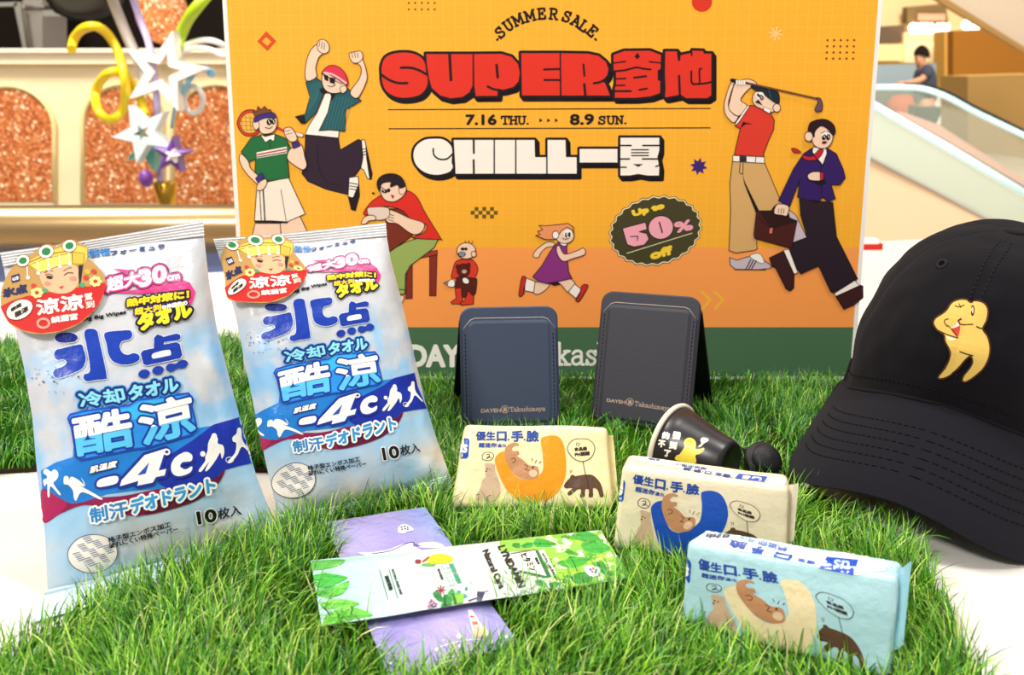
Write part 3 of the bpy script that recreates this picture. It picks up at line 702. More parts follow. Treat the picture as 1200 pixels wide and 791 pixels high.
a.fig([(58, 478), (95, 425), (135, 414), (190, 412), (228, 428), (246, 470), (232, 500), (240, 575), (165, 588), (110, 560), (112, 505), (88, 515)], '#1f6a38', False)
a.poly([(116, 480), (230, 458), (231, 482), (117, 502)], CR); a.poly([(116, 486), (230, 464), (230, 470), (117, 492)], '#c23a28'); a.L -= 1; a.poly([(116, 496), (230, 475), (230, 479), (117, 500)], BK)
a.fig([(130, 412), (150, 420), (186, 410), (182, 438), (168, 430), (150, 442)], CR, False, .7); a.stroke([(166, 440), (168, 465)], .7)
a.fig([(58, 485), (85, 512), (95, 540), (138, 585), (122, 600), (75, 555), (52, 510)], SK)
a.fig([(122, 598), (150, 580), (155, 598), (140, 620), (118, 622)], SK, True, .7)
a.poly([(112, 578), (135, 556), (146, 572), (122, 594)], '#3a2a80', ol=.7)
a.fig([(246, 465), (285, 450), (300, 500), (306, 530), (290, 545), (255, 525), (232, 500)], SK)
a.fig([(220, 392), (245, 385), (262, 405), (270, 430), (250, 440), (230, 425)], SK); a.stroke([(222, 400), (245, 396)], .6); a.L -= 1; a.stroke([(228, 412), (252, 406)], .6)
a.poly([(250, 446), (275, 436), (282, 456), (256, 466)], '#3a2a80', ol=.7)
a.fig([(122, 355), (130, 400), (150, 410), (180, 402), (194, 375), (190, 345), (160, 335), (135, 340)], SK)
a.fig([(106, 362), (120, 358), (128, 380), (115, 394), (104, 380)], SK, True, .7)
a.fig([(108, 340), (105, 318), (118, 325), (122, 305), (135, 318), (148, 305), (158, 318), (170, 318), (176, 335), (150, 335), (115, 350)], '#7a4420', False, .7)
a.fig([(110, 350), (140, 334), (182, 330), (188, 350), (150, 350), (112, 366)], '#3a2a80', True, .7)
a.ell((165, 365), 10, 12, BK); a.L -= 1; a.ell((181, 363), 8, 11, BK); a.stroke([(162, 358), (168, 370)], .8, CR); a.L -= 1; a.stroke([(180, 356), (184, 368)], .7, CR); a.stroke([(150, 385), (165, 390), (178, 382)], .8)
# --- jumper
F(265, 30, 3.228)
a.fig([(300, 412), (425, 425), (432, 470), (500, 430), (520, 440), (522, 520), (495, 560), (470, 590), (462, 640), (380, 620), (310, 590), (287, 560), (298, 500)], '#2f1a2c', False)
a.stroke([(345, 450), (350, 530), (380, 590), (430, 605)], .8, '#150a14', False, True)
a.fig([(512, 432), (524, 432), (553, 560), (550, 582), (536, 580), (520, 545), (510, 540), (518, 500)], CR, False, .9); a.poly([(527, 436), (553, 560), (550, 582), (542, 580), (530, 500)], BK)
for i in range(3): a.stroke([(512, 470+i*11), (530, 464+i*11)], 1.0); a.L -= 1
a.L += 1; a.fig([(466, 575), (500, 570), (505, 640), (488, 700), (474, 695), (462, 645)], CR, False, .9); a.poly([(462, 645), (480, 650), (500, 600), (507, 640), (490, 702), (472, 695)], BK)
for i in range(3): a.stroke([(468, 595+i*11), (498, 600+i*11)], 1.0); a.L -= 1
a.L += 1
a.fig([(375, 255), (405, 258), (395, 330), (428, 400), (425, 425), (300, 412), (312, 380), (345, 330)], CR, False)
a.fig([(302, 215), (340, 196), (365, 215), (372, 250), (340, 330), (300, 370), (262, 345), (300, 335), (318, 270)], '#24585e', False)
a.fig([(402, 258), (455, 232), (512, 285), (452, 318), (450, 400), (392, 395), (352, 398), (385, 330)], '#24585e', False)
for i in range(7): a.stroke([(322+i*7, 225-i*3), (312+i*5, 330-i*8)], .5, '#3f7d80'); a.L -= 1; a.stroke([(408+i*12, 268+i*1), (375+i*12, 392)], .5, '#3f7d80'); a.L -= 1
a.L += 1
a.poly([(262, 345), (298, 340), (302, 372), (285, 372)], BK); a.L -= 1; a.poly([(352, 240), (385, 232), (380, 258), (362, 258)], BK); a.L -= 1; a.poly([(395, 258), (420, 250), (402, 285)], BK)
a.fig([(304, 208), (302, 150), (320, 95), (350, 70), (375, 98), (352, 120), (340, 160), (342, 195)], SK); a.fig([(345, 72), (355, 55), (375, 55), (390, 75), (388, 98), (370, 106), (350, 95)], SK, True, .8)
for i in range(3): a.stroke([(355+i*9, 60+i*3), (352+i*10, 82+i*5)], .7); a.L -= 1
a.L += 1
a.fig([(470, 252), (505, 200), (512, 160), (492, 135), (500, 115), (518, 130), (533, 180), (530, 215), (498, 274)], SK); a.fig([(466, 108), (485, 100), (510, 98), (518, 120), (505, 138), (480, 140)], SK, True, .8)
for i in range(3): a.stroke([(476+i*11, 103), (480+i*10, 122)], .7); a.L -= 1
a.L += 1
a.fig([(366, 185), (410, 180), (455, 225), (440, 250), (400, 256), (370, 235)], SK); a.fig([(432, 235), (452, 228), (457, 245), (440, 256)], SK, True, .7)
a.fig([(362, 182), (385, 155), (415, 152), (445, 172), (460, 205), (458, 226), (420, 202), (385, 182)], '#e0324c', True); a.stroke([(372, 178), (410, 188), (455, 218)], 2.2, '#f6b8b4', False, True)
a.poly([(370, 184), (388, 190), (388, 212), (374, 205)], BK); a.L -= 1; a.poly([(392, 195), (414, 200), (412, 222), (394, 216)], BK); a.L -= 1; a.stroke([(370, 188), (440, 222)], .8); a.stroke([(386, 228), (400, 232), (415, 224)], .8)
# --- seated reader
F(420, 190, 3.956)
a.fig([(330, 418), (365, 410), (360, 620), (330, 620)], '#8a2a1c', False, .8); a.fig([(225, 470), (250, 455), (250, 632), (220, 634)], '#8a2a1c', False, .8); a.fig([(240, 432), (366, 408), (366, 428), (240, 455)], '#a23a26', False, .8)
a.fig([(180, 620), (212, 620), (205, 650), (188, 662), (180, 640)], SK)
a.fig([(130, 420), (220, 370), (300, 345), (372, 352), (352, 395), (240, 480), (218, 520), (216, 612), (176, 610), (160, 540), (135, 470)], '#9cae5c', False)
a.stroke([(174, 588), (216, 592)], 1)
a.fig([(135, 215), (255, 222), (250, 340), (140, 420), (120, 330)], '#7c2c18', False)
a.fig([(24, 238), (60, 185), (115, 150), (180, 140), (225, 132), (270, 160), (310, 235), (380, 350), (375, 358), (250, 350), (300, 330), (316, 290), (250, 268), (200, 222), (120, 205), (60, 240)], '#df2a20', True)
a.fig([(140, 222), (175, 230), (240, 260), (303, 282), (298, 318), (268, 335), (235, 325), (180, 285), (140, 280), (125, 255)], SK)
for i in range(3): a.stroke([(140, 240+i*13), (165, 248+i*13)], .7); a.L -= 1
a.L += 1; a.fig([(42, 215), (65, 208), (125, 208), (145, 222), (140, 255), (105, 268), (55, 262), (45, 240)], '#e8cfc0', True, .8)
a.fig([(14, 285), (25, 258), (55, 245), (80, 252), (78, 268), (50, 272), (35, 285)], SK)
a.fig([(100, 120), (112, 160), (135, 180), (175, 180), (215, 150), (222, 120), (180, 95), (120, 95)], SK); a.fig([(192, 112), (215, 108), (222, 130), (205, 150), (190, 140)], SK, True, .7)
a.fig([(88, 110), (92, 80), (120, 58), (165, 54), (200, 70), (218, 108), (195, 120), (180, 105), (150, 115), (150, 90), (110, 100), (100, 135)], '#26121c', True)
a.ell((122, 134), 14, 9, BK, 10); a.L -= 1; a.ell((141, 130), 8, 9, BK); a.stroke([(116, 128), (124, 136)], .7, CR); a.L -= 1; a.stroke([(104, 116), (118, 122)], .9); a.poly([(150, 150), (168, 155), (160, 170)], '#a8251c'); a.ell((70, 144), 6, 5, BK)
# --- toddler
F(510, 235, 5.275)
a.fig([(125, 380), (160, 365), (200, 355), (240, 375), (262, 410), (262, 440), (235, 485), (150, 490), (118, 480), (100, 475), (108, 430)], '#de3a24', True)
a.fig([(120, 520), (165, 520), (170, 600), (165, 640), (105, 640), (96, 628), (130, 605)], '#de3a24', False); a.fig([(185, 560), (240, 560), (236, 640), (160, 648), (156, 630), (185, 615)], '#de3a24', False)
a.fig([(130, 490), (150, 470), (240, 480), (258, 490), (250, 570), (230, 585), (205, 560), (190, 595), (165, 590), (160, 540), (130, 540)], '#5a1a14', True, .7)
a.ell((175, 430), 40, 40, '#5a1a14', ol=.7); a.ell((140, 408), 13, 13, '#5a1a14', ol=.6); a.L -= 1; a.ell((205, 398), 13, 13, '#5a1a14', ol=.6); a.ell((180, 438), 15, 12, '#d8a080')
a.fig([(168, 485), (185, 475), (208, 490), (205, 512), (178, 510)], CR, True, .7); a.fig([(85, 495), (115, 488), (122, 520), (108, 534), (75, 525)], CR, True, .7); a.poly([(50, 508), (82, 495), (76, 522)], '#8a8a90', ol=.6)
a.ell((192, 310), 58, 50, SK, ol=.9); a.ell((238, 330), 15, 18, SK, ol=.8)
for x0, y0, x1, y1 in ((185, 248, 190, 262), (208, 245, 208, 262), (232, 250, 224, 268)): a.stroke([(x0, y0), (x1, y1)], .7); a.L -= 1
a.L += 1; a.ell((170, 298), 12, 9, BK); a.L -= 1; a.ell((190, 298), 10, 9, BK); a.ell((165, 330), 22, 14, '#9aa6b0', ol=.8); a.stroke([(146, 330), (186, 330)], .7)
# --- running girl
F(510, 235, 5.275)
a.fig([(605, 340), (620, 310), (660, 275), (700, 255), (735, 262), (730, 282), (690, 290), (655, 320), (640, 350), (615, 352)], SK)
a.fig([(612, 505), (700, 515), (690, 545), (640, 578), (608, 568)], SK); a.fig([(560, 478), (618, 500), (608, 568), (552, 556)], CR, False); a.fig([(535, 475), (548, 468), (562, 482), (545, 560), (552, 570), (530, 592), (518, 585), (522, 540)], '#cc2a24', True)
a.fig([(750, 495), (830, 482), (865, 520), (822, 565), (780, 520)], SK); a.fig([(862, 515), (905, 550), (870, 605), (822, 565)], CR, False); a.fig([(905, 528), (935, 518), (942, 535), (905, 600), (882, 625), (868, 612), (890, 590)], '#cc2a24', True)
a.poly([(700, 510), (760, 500), (770, 520), (735, 526)], '#2a0e20')
a.fig([(765, 255), (812, 275), (815, 360), (825, 440), (845, 480), (760, 500), (690, 512), (640, 500), (602, 470), (660, 400), (700, 330), (735, 280)], '#8a2f7c', False)
a.fig([(752, 285), (768, 280), (800, 330), (880, 308), (912, 292), (928, 310), (920, 335), (850, 358), (800, 375), (772, 360), (752, 320)], SK)
a.fig([(765, 258), (800, 262), (818, 270), (800, 282), (780, 275)], CR, False, .7)
a.ell((800, 215), 58, 50, SK, ol=.9)
a.fig([(640, 152), (680, 155), (760, 148), (820, 140), (855, 165), (855, 205), (845, 180), (815, 165), (780, 185), (755, 225), (730, 240), (680, 240), (620, 215), (650, 210), (632, 192), (665, 180)], '#f0945e', False)
a.ell((744, 212), 20, 24, CR, ol=.8); a.ell((820, 205), 26, 26, '#fdf6ee'); a.ell((810, 212), 9, 16, BK); a.L -= 1; a.ell((829, 210), 8, 16, BK); a.stroke([(812, 200), (812, 218)], .7, CR); a.stroke([(785, 232), (805, 240), (825, 230)], .8)
# --- golfer
F(840, 220, 4.653)
a.fig([(70, 380), (110, 395), (180, 372), (230, 365), (262, 400), (298, 425), (290, 440), (230, 446), (100, 444), (72, 420)], '#cbb8c0', False, .9); a.fig([(180, 372), (210, 358), (240, 365), (258, 405), (240, 412), (200, 392)], '#f6efe8', True, .6)
for i in range(3): a.stroke([(160+i*15, 440), (185+i*15, 392+i*3)], 1.2); a.L -= 1
a.L += 1; a.stroke([(98, 445), (265, 447)], 1.2)
F(840, 85, 4.942, B0+4)
GT = '#d9a86a'
a.fig([(90, 515), (275, 520), (360, 720), (430, 840), (345, 960), (240, 820), (230, 1000), (235, 1020), (215, 1030), (110, 1045), (70, 1030), (80, 800), (75, 640)], GT, False)
a.poly([(148, 590), (165, 640), (245, 800), (232, 830), (160, 650)], BK); a.stroke([(135, 525), (130, 580), (150, 590), (152, 525)], .8)
a.fig([(92, 480), (275, 488), (275, 525), (92, 515)], CR, False, .8); a.poly([(130, 484), (172, 486), (172, 516), (130, 516)], '#2a2a38'); a.stroke([(225, 487), (222, 522)], .8)
a.fig([(195, 190), (250, 195), (310, 235), (332, 275), (328, 330), (300, 390), (270, 470), (272, 488), (100, 478), (110, 430), (135, 325), (105, 310), (125, 280), (165, 205)], '#de3a28', False)
a.poly([(135, 325), (150, 285), (210, 300), (165, 300)], BK)
a.fig([(80, 60), (100, 58), (80, 120), (65, 185), (80, 225), (110, 250), (130, 240), (100, 290), (60, 260), (42, 215), (48, 150)], SK)
a.fig([(105, 60), (150, 42), (190, 40), (230, 65), (185, 95), (145, 140), (140, 165), (175, 195), (130, 250), (90, 235), (68, 205), (75, 160)], SK)
a.fig([(178, 190), (188, 196), (125, 290), (108, 305), (104, 296)], CR, False, .7)
a.fig([(210, 130), (235, 110), (330, 150), (340, 200), (320, 230), (270, 215), (225, 195), (205, 165)], SK, True); a.ell((345, 205), 22, 24, SK, ol=.9); a.fig([(268, 198), (312, 215), (305, 238), (270, 220)], CR, False, .5)
a.fig([(198, 75), (262, 85), (320, 95), (352, 115), (360, 150), (352, 182), (300, 150), (255, 112), (210, 98)], '#152630', True); a.stroke([(300, 100), (310, 150)], .6, '#4a6a78')
a.ell((248, 135), 24, 22, CR, -20); a.ell((256, 144), 11, 16, BK, -30); a.L -= 1; a.ell((238, 132), 7, 11, BK, -30); a.stroke([(252, 138), (260, 150)], .8, CR); a.poly([(218, 172), (238, 158), (255, 180), (262, 192), (240, 180)], BK)
a.stroke([(85, 45), (120, 52)], 4.2, BK); a.stroke([(120, 50), (575, 152)], 2.3, BK); a.stroke([(180, 64), (575, 152)], 1.1, '#8a4a3a'); a.fig([(572, 148), (595, 150), (608, 185), (602, 222), (580, 226), (564, 216), (582, 170)], '#6a4a58', True)
for i in range(4): a.stroke([(112+i*14, 48), (116+i*14, 66)], 2.2, CR); a.L -= 1
# --- hurrying man
F(840, 220, 4.653, B0+14)
a.fig([(385, 112), (430, 150), (490, 270), (415, 298), (380, 250)], '#cdbac6', False, .8)
a.fig([(285, 382), (360, 345), (420, 470), (418, 545), (398, 562), (375, 550), (318, 435), (300, 430)], '#3c1a1c', False); a.fig([(362, 340), (392, 335), (440, 462), (420, 470)], CR, False, .6)
a.fig([(645, 590), (780, 530), (795, 535), (795, 600), (740, 640), (690, 660)], '#3c1a1c', False); a.fig([(640, 575), (750, 505), (775, 532), (648, 590)], CR, False, .6)
a.fig([(448, 60), (630, 80), (650, 265), (765, 495), (632, 572), (618, 565), (552, 425), (455, 468), (435, 440), (395, 335), (415, 300), (490, 270), (455, 150)], '#281a24', False)
a.fig([(215, 125), (300, 125), (435, 180), (405, 330), (205, 275), (200, 255)], '#4a1a16', False); a.poly([(228, 128), (300, 128), (432, 182), (295, 222)], '#2e100e'); a.stroke([(220, 160), (295, 222), (432, 182)], .8); a.poly([(286, 218), (304, 216), (300, 250), (282, 248)], '#e07060', ol=.6)
a.stroke([(295, 130), (325, 95), (375, 120), (392, 165)], 2.2, '#2e100e', False, True); a.fig([(328, 90), (388, 100), (380, 150), (350, 148), (310, 138)], SK, True, .8)
for i in range(3): a.stroke([(335+i*14, 112), (333+i*14, 138)], .7); a.L -= 1
F(840, 85, 4.942, B0+24)
a.fig([(545, 440), (600, 430), (640, 440), (690, 470), (730, 560), (742, 610), (710, 650), (660, 650), (685, 730), (640, 748), (610, 720), (580, 755), (465, 720), (478, 620), (420, 775), (355, 740), (440, 560), (500, 470)], '#33185e', False)
a.fig([(555, 432), (630, 430), (635, 470), (610, 535), (550, 460)], CR, False, .8)
a.fig([(595, 440), (610, 438), (610, 465), (575, 505), (510, 505), (492, 478), (545, 485)], '#c8202a', True, .8); a.fig([(430, 440), (455, 440), (485, 462), (450, 465), (435, 455)], '#c8202a', True, .7)
a.stroke([(540, 455), (612, 540), (635, 470)], .9, BK); a.stroke([(600, 545), (605, 700)], .7)
a.poly([(528, 620), (600, 570), (632, 640), (590, 650)], BK); a.fig([(525, 592), (555, 575), (605, 580), (602, 622), (545, 624), (526, 612)], SK, True, .8); a.poly([(594, 580), (614, 576), (614, 622), (596, 622)], '#c8202a', ol=.6)
a.fig([(548, 370), (560, 420), (610, 440), (655, 415), (668, 360), (640, 310), (580, 310)], SK, True); a.ell((528, 370), 24, 28, SK, ol=.9)
a.fig([(525, 340), (535, 295), (575, 275), (625, 272), (665, 295), (682, 330), (670, 365), (640, 330), (600, 310), (565, 340), (560, 375), (545, 345)], '#2a0f16', True)
a.ell((628, 362), 28, 22, CR, 10); a.ell((617, 375), 12, 17, BK, 20); a.L -= 1; a.ell((641, 374), 12, 18, BK, 10); a.stroke([(614, 366), (622, 378)], .8, CR); a.L -= 1; a.stroke([(640, 366), (646, 378)], .8, CR); a.L -= 1; a.stroke([(600, 352), (622, 340)], .8); a.L -= 1; a.stroke([(632, 340), (655, 350)], .8); a.ell((618, 405), 15, 8, '#5a1414', -10)
# footer lettering
F(0, 0, 1, B0)
a.text('DAYEH', (480, 429), (574, 429), (480, 405), '#f6f2e8', 3.0); a.L = B0; a.ring((594, 416), 12, 12, 2, '#f6f2e8'); a.L = B0; a.slab('Takashimaya', (616, 427), (797, 427), 25, 3.4, '#f6f2e8')
a.emit(mb)
pt = thing('sale_poster', PL.w(PL.W/2, 0, 0), 'large yellow summer sale poster board with cartoon people standing behind the products', 'poster')
mb.build('printed_board', pt)
m = MB(); c0 = PL.w(PL.W/2, 0, -th); bk = Vector((c0.x, c0.y+.14, 0)); top = PL.w(PL.W/2, .26, -th-.001)
m.hexa([bk+Vector((-.06, -.004, 0)), bk+Vector((.06, -.004, 0)), top+Vector((.06, 0, 0)), top+Vector((-.06, 0, 0)), bk+Vector((-.06, 0, 0)), bk+Vector((.06, 0, 0)), top+Vector((.06, .004, 0)), top+Vector((-.06, .004, 0))], mat('#cfc8bd', 'matte')); m.build('easel_strut', pt)
# ================================================================ PRODUCTS
def coons(L, R, T, B, s, t):
    """L,R: bottom->top polylines, T,B: left->right polylines (lists of 2-tuples) ; returns uv"""
    def ev(P, x):
        ls = [0]
        for i in range(1, len(P)): ls.append(ls[-1]+math.hypot(P[i][0]-P[i-1][0], P[i][1]-P[i-1][1]))
        x *= ls[-1]
        for i in range(1, len(P)):
            if x <= ls[i] or i == len(P)-1:
                f = (x-ls[i-1])/max(ls[i]-ls[i-1], 1e-9); return tuple(P[i-1][j]+(P[i][j]-P[i-1][j])*f for j in (0, 1))
    l, r, tp, bt = ev(L, t), ev(R, t), ev(T, s), ev(B, s)
    return tuple((1-s)*l[j]+s*r[j]+(1-t)*bt[j]+t*tp[j]-((1-s)*(1-t)*B[0][j]+s*(1-t)*B[-1][j]+(1-s)*t*T[0][j]+s*t*T[-1][j]) for j in (0, 1))
def mixc(a, b, t): return tuple(a[i]+(b[i]-a[i])*t for i in range(4))
POUCHM = attr_mat('wrap_film', .28, .42, (60, .55, .0025))

def pouch_tint(s, t, seed):
    """the printed ground of the pack: grey-white top, icy blue water pattern, pale beige foot"""
    n = noise.fractal(Vector((s*3.2+seed, t*4.5, 0)), .9, 2.1, 4)*.5+.5
    n2 = noise.fractal(Vector((s*5+seed+9, t*6, 3)), .9, 2.1, 4)*.5+.5
    W_, G_, B1, B2, BE = rgb('#d2d2d6'), rgb('#bec1ca'), rgb('#94c4ea'), rgb('#74b4e6'), rgb('#d8cfc4')
    c = mixc(W_, G_, min(1, max(0, (n-.45)*2)))
    if t < .74:
        k = min(1, (.74-t)/.1)*min(1, max(0, (n2-.36)*3.2))*(.55 if .25 < s < .75 else .95); c = mixc(c, B1, k)
        c = mixc(c, B2, k*min(1, max(0, (abs(s-.5)-.3)*3)))
    if t < .30:
        k = min(1, (.30-t)/.06); c = mixc(c, mixc(rgb('#94c8ec'), BE, min(1, max(0, (.26-t)/.14))*min(1, max(0, n*1.3-.05))), k)
    return c

P2P = tps([(77.9,395.8),(110.9,445.7),(218.1,425.5),(91.7,537.8),(226.2,505.4),(141.2,569.5),(223.2,545.9),(106.5,612.6),(251,568.1),(234.3,612.6),(281.6,602.9),(108.7,647.9),(207.9,619.5),(124.2,341),(210.6,327.8),(223.9,371.4),(228.6,346.8),(40.7,390.2),(123.1,330.8),(85,282.1),(.9,345),(50.9,547.3),(238,275),(5,312),(294,536)],
          [(324.2,360.8),(350.9,398.7),(436.9,382.9),(332.7,472.5),(444,448.2),(372.2,497.8),(440.3,474.9),(343.9,530.2),(463.1,496.6),(451.2,537.8),(491.3,529.1),(345,562.7),(428.4,543.2),(361.8,317.8),(431.9,309),(442.2,340),(446.1,325.8),(285.7,353.2),(358.3,316.1),(330,276.2),(263.6,325.8),(288.7,491.2),(452,275),(252,292),(494.5,473.8)])

def pouch_art(a, st):
    C1, C3, C4, C5, C6 = (0, 250, 3.164), (30, 380, 4.943), (30, 500, 3.597), (110, 250, 5.27), (0, 260, 5.646)
    NV, BL = '#1d2a78', '#1c3fb4'
    # coloured bands
    a.fr(*C4, 0); a.poly([(66, 185), (130, 150), (200, 128), (205, 60), (330, 60), (520, 40), (700, 10), (790, -5), (905, -42), (925, 30), (972, 150), (900, 165), (840, 180), (800, 225), (700, 255), (560, 262), (450, 270), (340, 285), (250, 320), (170, 320), (90, 280), (72, 262)], '#1f7cd0')
    a.L = 1; a.poly([(560, 150), (700, 60), (790, -8), (908, -42), (925, 30), (972, 150), (900, 165), (840, 182), (790, 225), (700, 250), (600, 262), (560, 240)], '#1830a4')
    a.L = 2; a.poly([(72, 262), (120, 285), (180, 320), (240, 318), (300, 300), (420, 290), (560, 262), (700, 250), (790, 225), (840, 180), (815, 235), (760, 285), (700, 320), (600, 352), (520, 370), (440, 375), (350, 350), (250, 330), (150, 365), (80, 405), (68, 330)], '#8e194e', True)
    a.L = 3; a.poly([(72, 262), (120, 285), (180, 320), (150, 362), (80, 405), (68, 330)], '#ac2058')
    a.L = 3; a.poly([(600, 258), (700, 248), (800, 215), (840, 182), (810, 238), (740, 300), (650, 335), (560, 360), (500, 365), (520, 320)], '#64163a', True)
    # sports people, plain white silhouettes
    a.L = 4
    wht = '#fbf7f2'
    def fig_(pts): a.L = 5; a.poly(pts, wht, True)
    fig_([(78, 225), (95, 215), (85, 195), (80, 185), (92, 178), (110, 190), (125, 180), (138, 205), (130, 225), (120, 240), (148, 280), (142, 285), (108, 250), (104, 292), (96, 290), (95, 240), (84, 250)])
    fig_([(165, 210), (180, 225), (195, 210), (225, 225), (248, 245), (235, 215), (250, 240), (245, 252), (225, 245), (318, 298), (312, 305), (240, 275), (215, 310), (205, 300), (200, 268), (180, 245), (162, 240)])
    fig_([(755, 130), (765, 100), (768, 70), (780, 45), (795, 38), (808, 50), (808, 70), (830, 80), (835, 110), (825, 135), (818, 110), (800, 140), (770, 180), (755, 186), (770, 150), (740, 188), (728, 184), (755, 145)])
    fig_([(870, 45), (885, 30), (890, 12), (905, 15), (908, 45), (918, 70), (950, 110), (945, 115), (910, 85), (890, 120), (862, 152), (850, 148), (880, 110), (885, 70), (872, 62)])
    a.L = 5; a.ell((90, 190), 12, 12, wht, n=12); a.L = 5; a.ell((125, 203), 15, 22, wht, n=14); a.L = 5; a.ell((172, 217), 11, 10, wht, n=12); a.L = 5; a.ell((745, 115), 11, 12, wht, n=12); a.L = 5; a.ell((793, 42), 12, 14, wht, n=12); a.L = 5; a.ell((897, 15), 9, 10, wht, n=12); a.L = 5; a.ring((858, 140), 16, 12, .7, wht)
    # water splash marks
    a.fr(*C3, 4)
    for i in range(30):
        x, y = 40+rnd.random()*280, 250+rnd.random()*150; a.L = 4; a.ell((x, y), 2+rnd.random()*7, 2+rnd.random()*5, rnd.choice(['#5f93c8', '#8db6d8', '#3c6ea8']), rnd.random()*90, n=8)
    # big blue title
    a.fr(*C3, 8)
    T1 = [([(172, 80), (190, 55), (235, 48), (280, 55), (302, 78), (285, 102), (235, 108), (190, 102)], '#101f7c'),
          ([(168, 180), (180, 150), (215, 140), (290, 122), (325, 120), (338, 150), (350, 200), (335, 250), (290, 280), (210, 310), (175, 308), (162, 290), (172, 262), (215, 248), (240, 225), (225, 205), (185, 208)], '#163cac'),
          ([(340, 60), (352, 32), (385, 27), (412, 38), (425, 80), (470, 295), (458, 318), (425, 322), (400, 325), (360, 332), (338, 318), (340, 292), (368, 280), (372, 240), (352, 120)], '#163cac'),
          ([(455, 62), (480, 45), (560, 38), (605, 38), (618, 65), (600, 90), (560, 100), (545, 130), (560, 165), (590, 178), (625, 168), (655, 180), (655, 210), (610, 232), (555, 235), (505, 215), (480, 175), (470, 120)], '#163cac')]
    for p_, c in T1: a.L = 8; a.stroke(p_, 1.3, '#eef2fb', True, True); a.L = 9; a.poly(p_, c, True)
    T2 = [[(742, 80), (760, 60), (785, 68), (795, 75), (870, 55), (892, 62), (895, 82), (880, 95), (800, 105), (798, 118), (870, 105), (890, 115), (905, 180), (890, 200), (700, 240), (680, 232), (665, 170), (680, 152), (740, 140)]]
    a.L = 8; a.stroke(T2[0], 1.3, '#eef2fb', True); a.L = 9; a.poly(T2[0], '#1438a4'); a.L = 10; a.poly([(730, 178), (750, 165), (820, 150), (838, 158), (838, 178), (820, 185), (745, 200), (730, 194)], '#e2e6ee', True)
    for c, rx, ry in (((685, 288), 34, 25), ((765, 268), 34, 25), ((840, 252), 30, 24), ((905, 232), 32, 24), ((872, 244), 26, 16)): a.L = 9; a.ell(c, rx, ry, '#1438a4', -12, n=20)
    # "cooling towel" line with outline, two-tone
    a.L = 12
    a.text('冷却', (325, 480), (580, 448), (305, 402), '#74d0f0', 1.6, (('#4ab4e8', 4.4), (NV, 3.0)), (NV, .42)) if False else a.text('冷却', (325, 480), (580, 448), (305, 402), '#8adcf4', 1.5, (('#3aa0e0', 4.2), (NV, 3.0))); a.L = 12
    a.text('タオル', (605, 440), (882, 384), (595, 362), '#8adcf4', 2.0, (('#3aa0e0', 4.0), (NV, 2.8)))
    # cool panel
    a.L = 12
    pn = [(250, 545), (262, 522), (330, 505), (600, 470), (640, 440), (800, 420), (940, 400), (962, 430), (960, 480), (985, 590), (960, 640), (700, 715), (640, 720), (320, 785), (298, 775), (285, 690), (270, 600)]
    a.poly(pn, '#2a8fe6', False); a.L = 12; a.stroke(pn, 2.2, '#1a48bc', True); a.L = 13; a.poly([(285, 540), (330, 520), (600, 485), (660, 450), (930, 415), (945, 480), (700, 540), (300, 600)], '#39b4ee')
    a.L = 15
    a.text('酷', (305, 760), (622, 700), (278, 545), wht, 3.4, (('#123a9c', 2.4), ), ('#5cc4f2', .46)); a.L = 15
    a.text('涼', (680, 700), (976, 625), (648, 478), wht, 3.6, (('#123a9c', 2.4), ), ('#5cc4f2', .40))
    # temperature
    a.fr(*C4, 15)
    a.text('肌温度', (272, 195), (382, 168), (276, 168), '#fdf6ee', 1.0, (('#1a2f8c', 1.0), ))
    mn = [(302, 238), (318, 220), (380, 206), (392, 220), (380, 240), (330, 252), (306, 252)]
    a.L = 15; a.stroke(mn, 5, '#1a2f9c', True, True); a.L = 16; a.poly(mn, wht, True)
    P4 = [(398, 250), (405, 225), (500, 120), (590, 92), (560, 185), (592, 178), (585, 205), (548, 212), (535, 235), (470, 248), (475, 228)]
    a.L = 15; a.stroke(P4, 6.5, '#1a2f9c', True); a.L = 16; a.poly(P4, wht); a.L = 17; a.poly([(470, 205), (520, 150), (505, 198)], '#2a50c0')
    a.L = 15; a.ring((594, 107), 12, 11, 4.6, '#1a2f9c'); a.L = 16; a.ring((594, 107), 11, 10, 2.0, wht)
    PC = [(612, 165), (630, 130), (670, 108), (697, 120), (695, 145), (660, 150), (650, 168), (672, 180), (698, 168), (692, 192), (650, 208), (620, 198)]
    a.L = 15; a.stroke(PC, 5.5, '#1a2f9c', True, True); a.L = 16; a.poly(PC, wht, True)
    a.L = 18
    a.text('制汗', (280, 405), (432, 372), (272, 345), '#2f86c8', 1.4, ((wht, 2.2), )); a.L = 18
    a.text('デオドラント', (448, 365), (795, 272), (440, 305), '#2f9ad8', 1.8, ((wht, 2.4), ))
    a.L = 12
    a.text('10', (728, 408), (803, 395), (720, 358), '#141014', 1.8, ((wht, 1.2), )); a.L = 12; a.text('枚入', (810, 392), (906, 372), (808, 346), '#141014', .6)
    a.L = 12; a.text('格子型エンボス加工', (350, 488), (612, 420), (346, 466), '#1a1a2a', .5); a.L = 12; a.text('破れにくい特殊ペーパー', (354, 512), (642, 440), (350, 490), '#1a1a2a', .5)
    # checked disc
    a.L = 11; a.ell((283, 532), 103, 78, '#eee6da', -8); a.L = 13; a.ring((283, 532), 104, 79, .8, '#203a68', -8)
    for i in range(-3, 4):
        for j in range(-3, 4):
            if (i+j) % 2: continue
            cx, cy = 283+i*30+j*12, 532-i*8+j*29
            if ((cx-283)/94)**2+((cy-532)/66)**2 > .88: continue
            for k in range(5): a.L = 12; a.stroke([(cx-15-6+k*6, cy+4-15+k*6.6), (cx+15-8+k*5.5, cy-4-15+k*6.6)], .9, '#2c4f88')
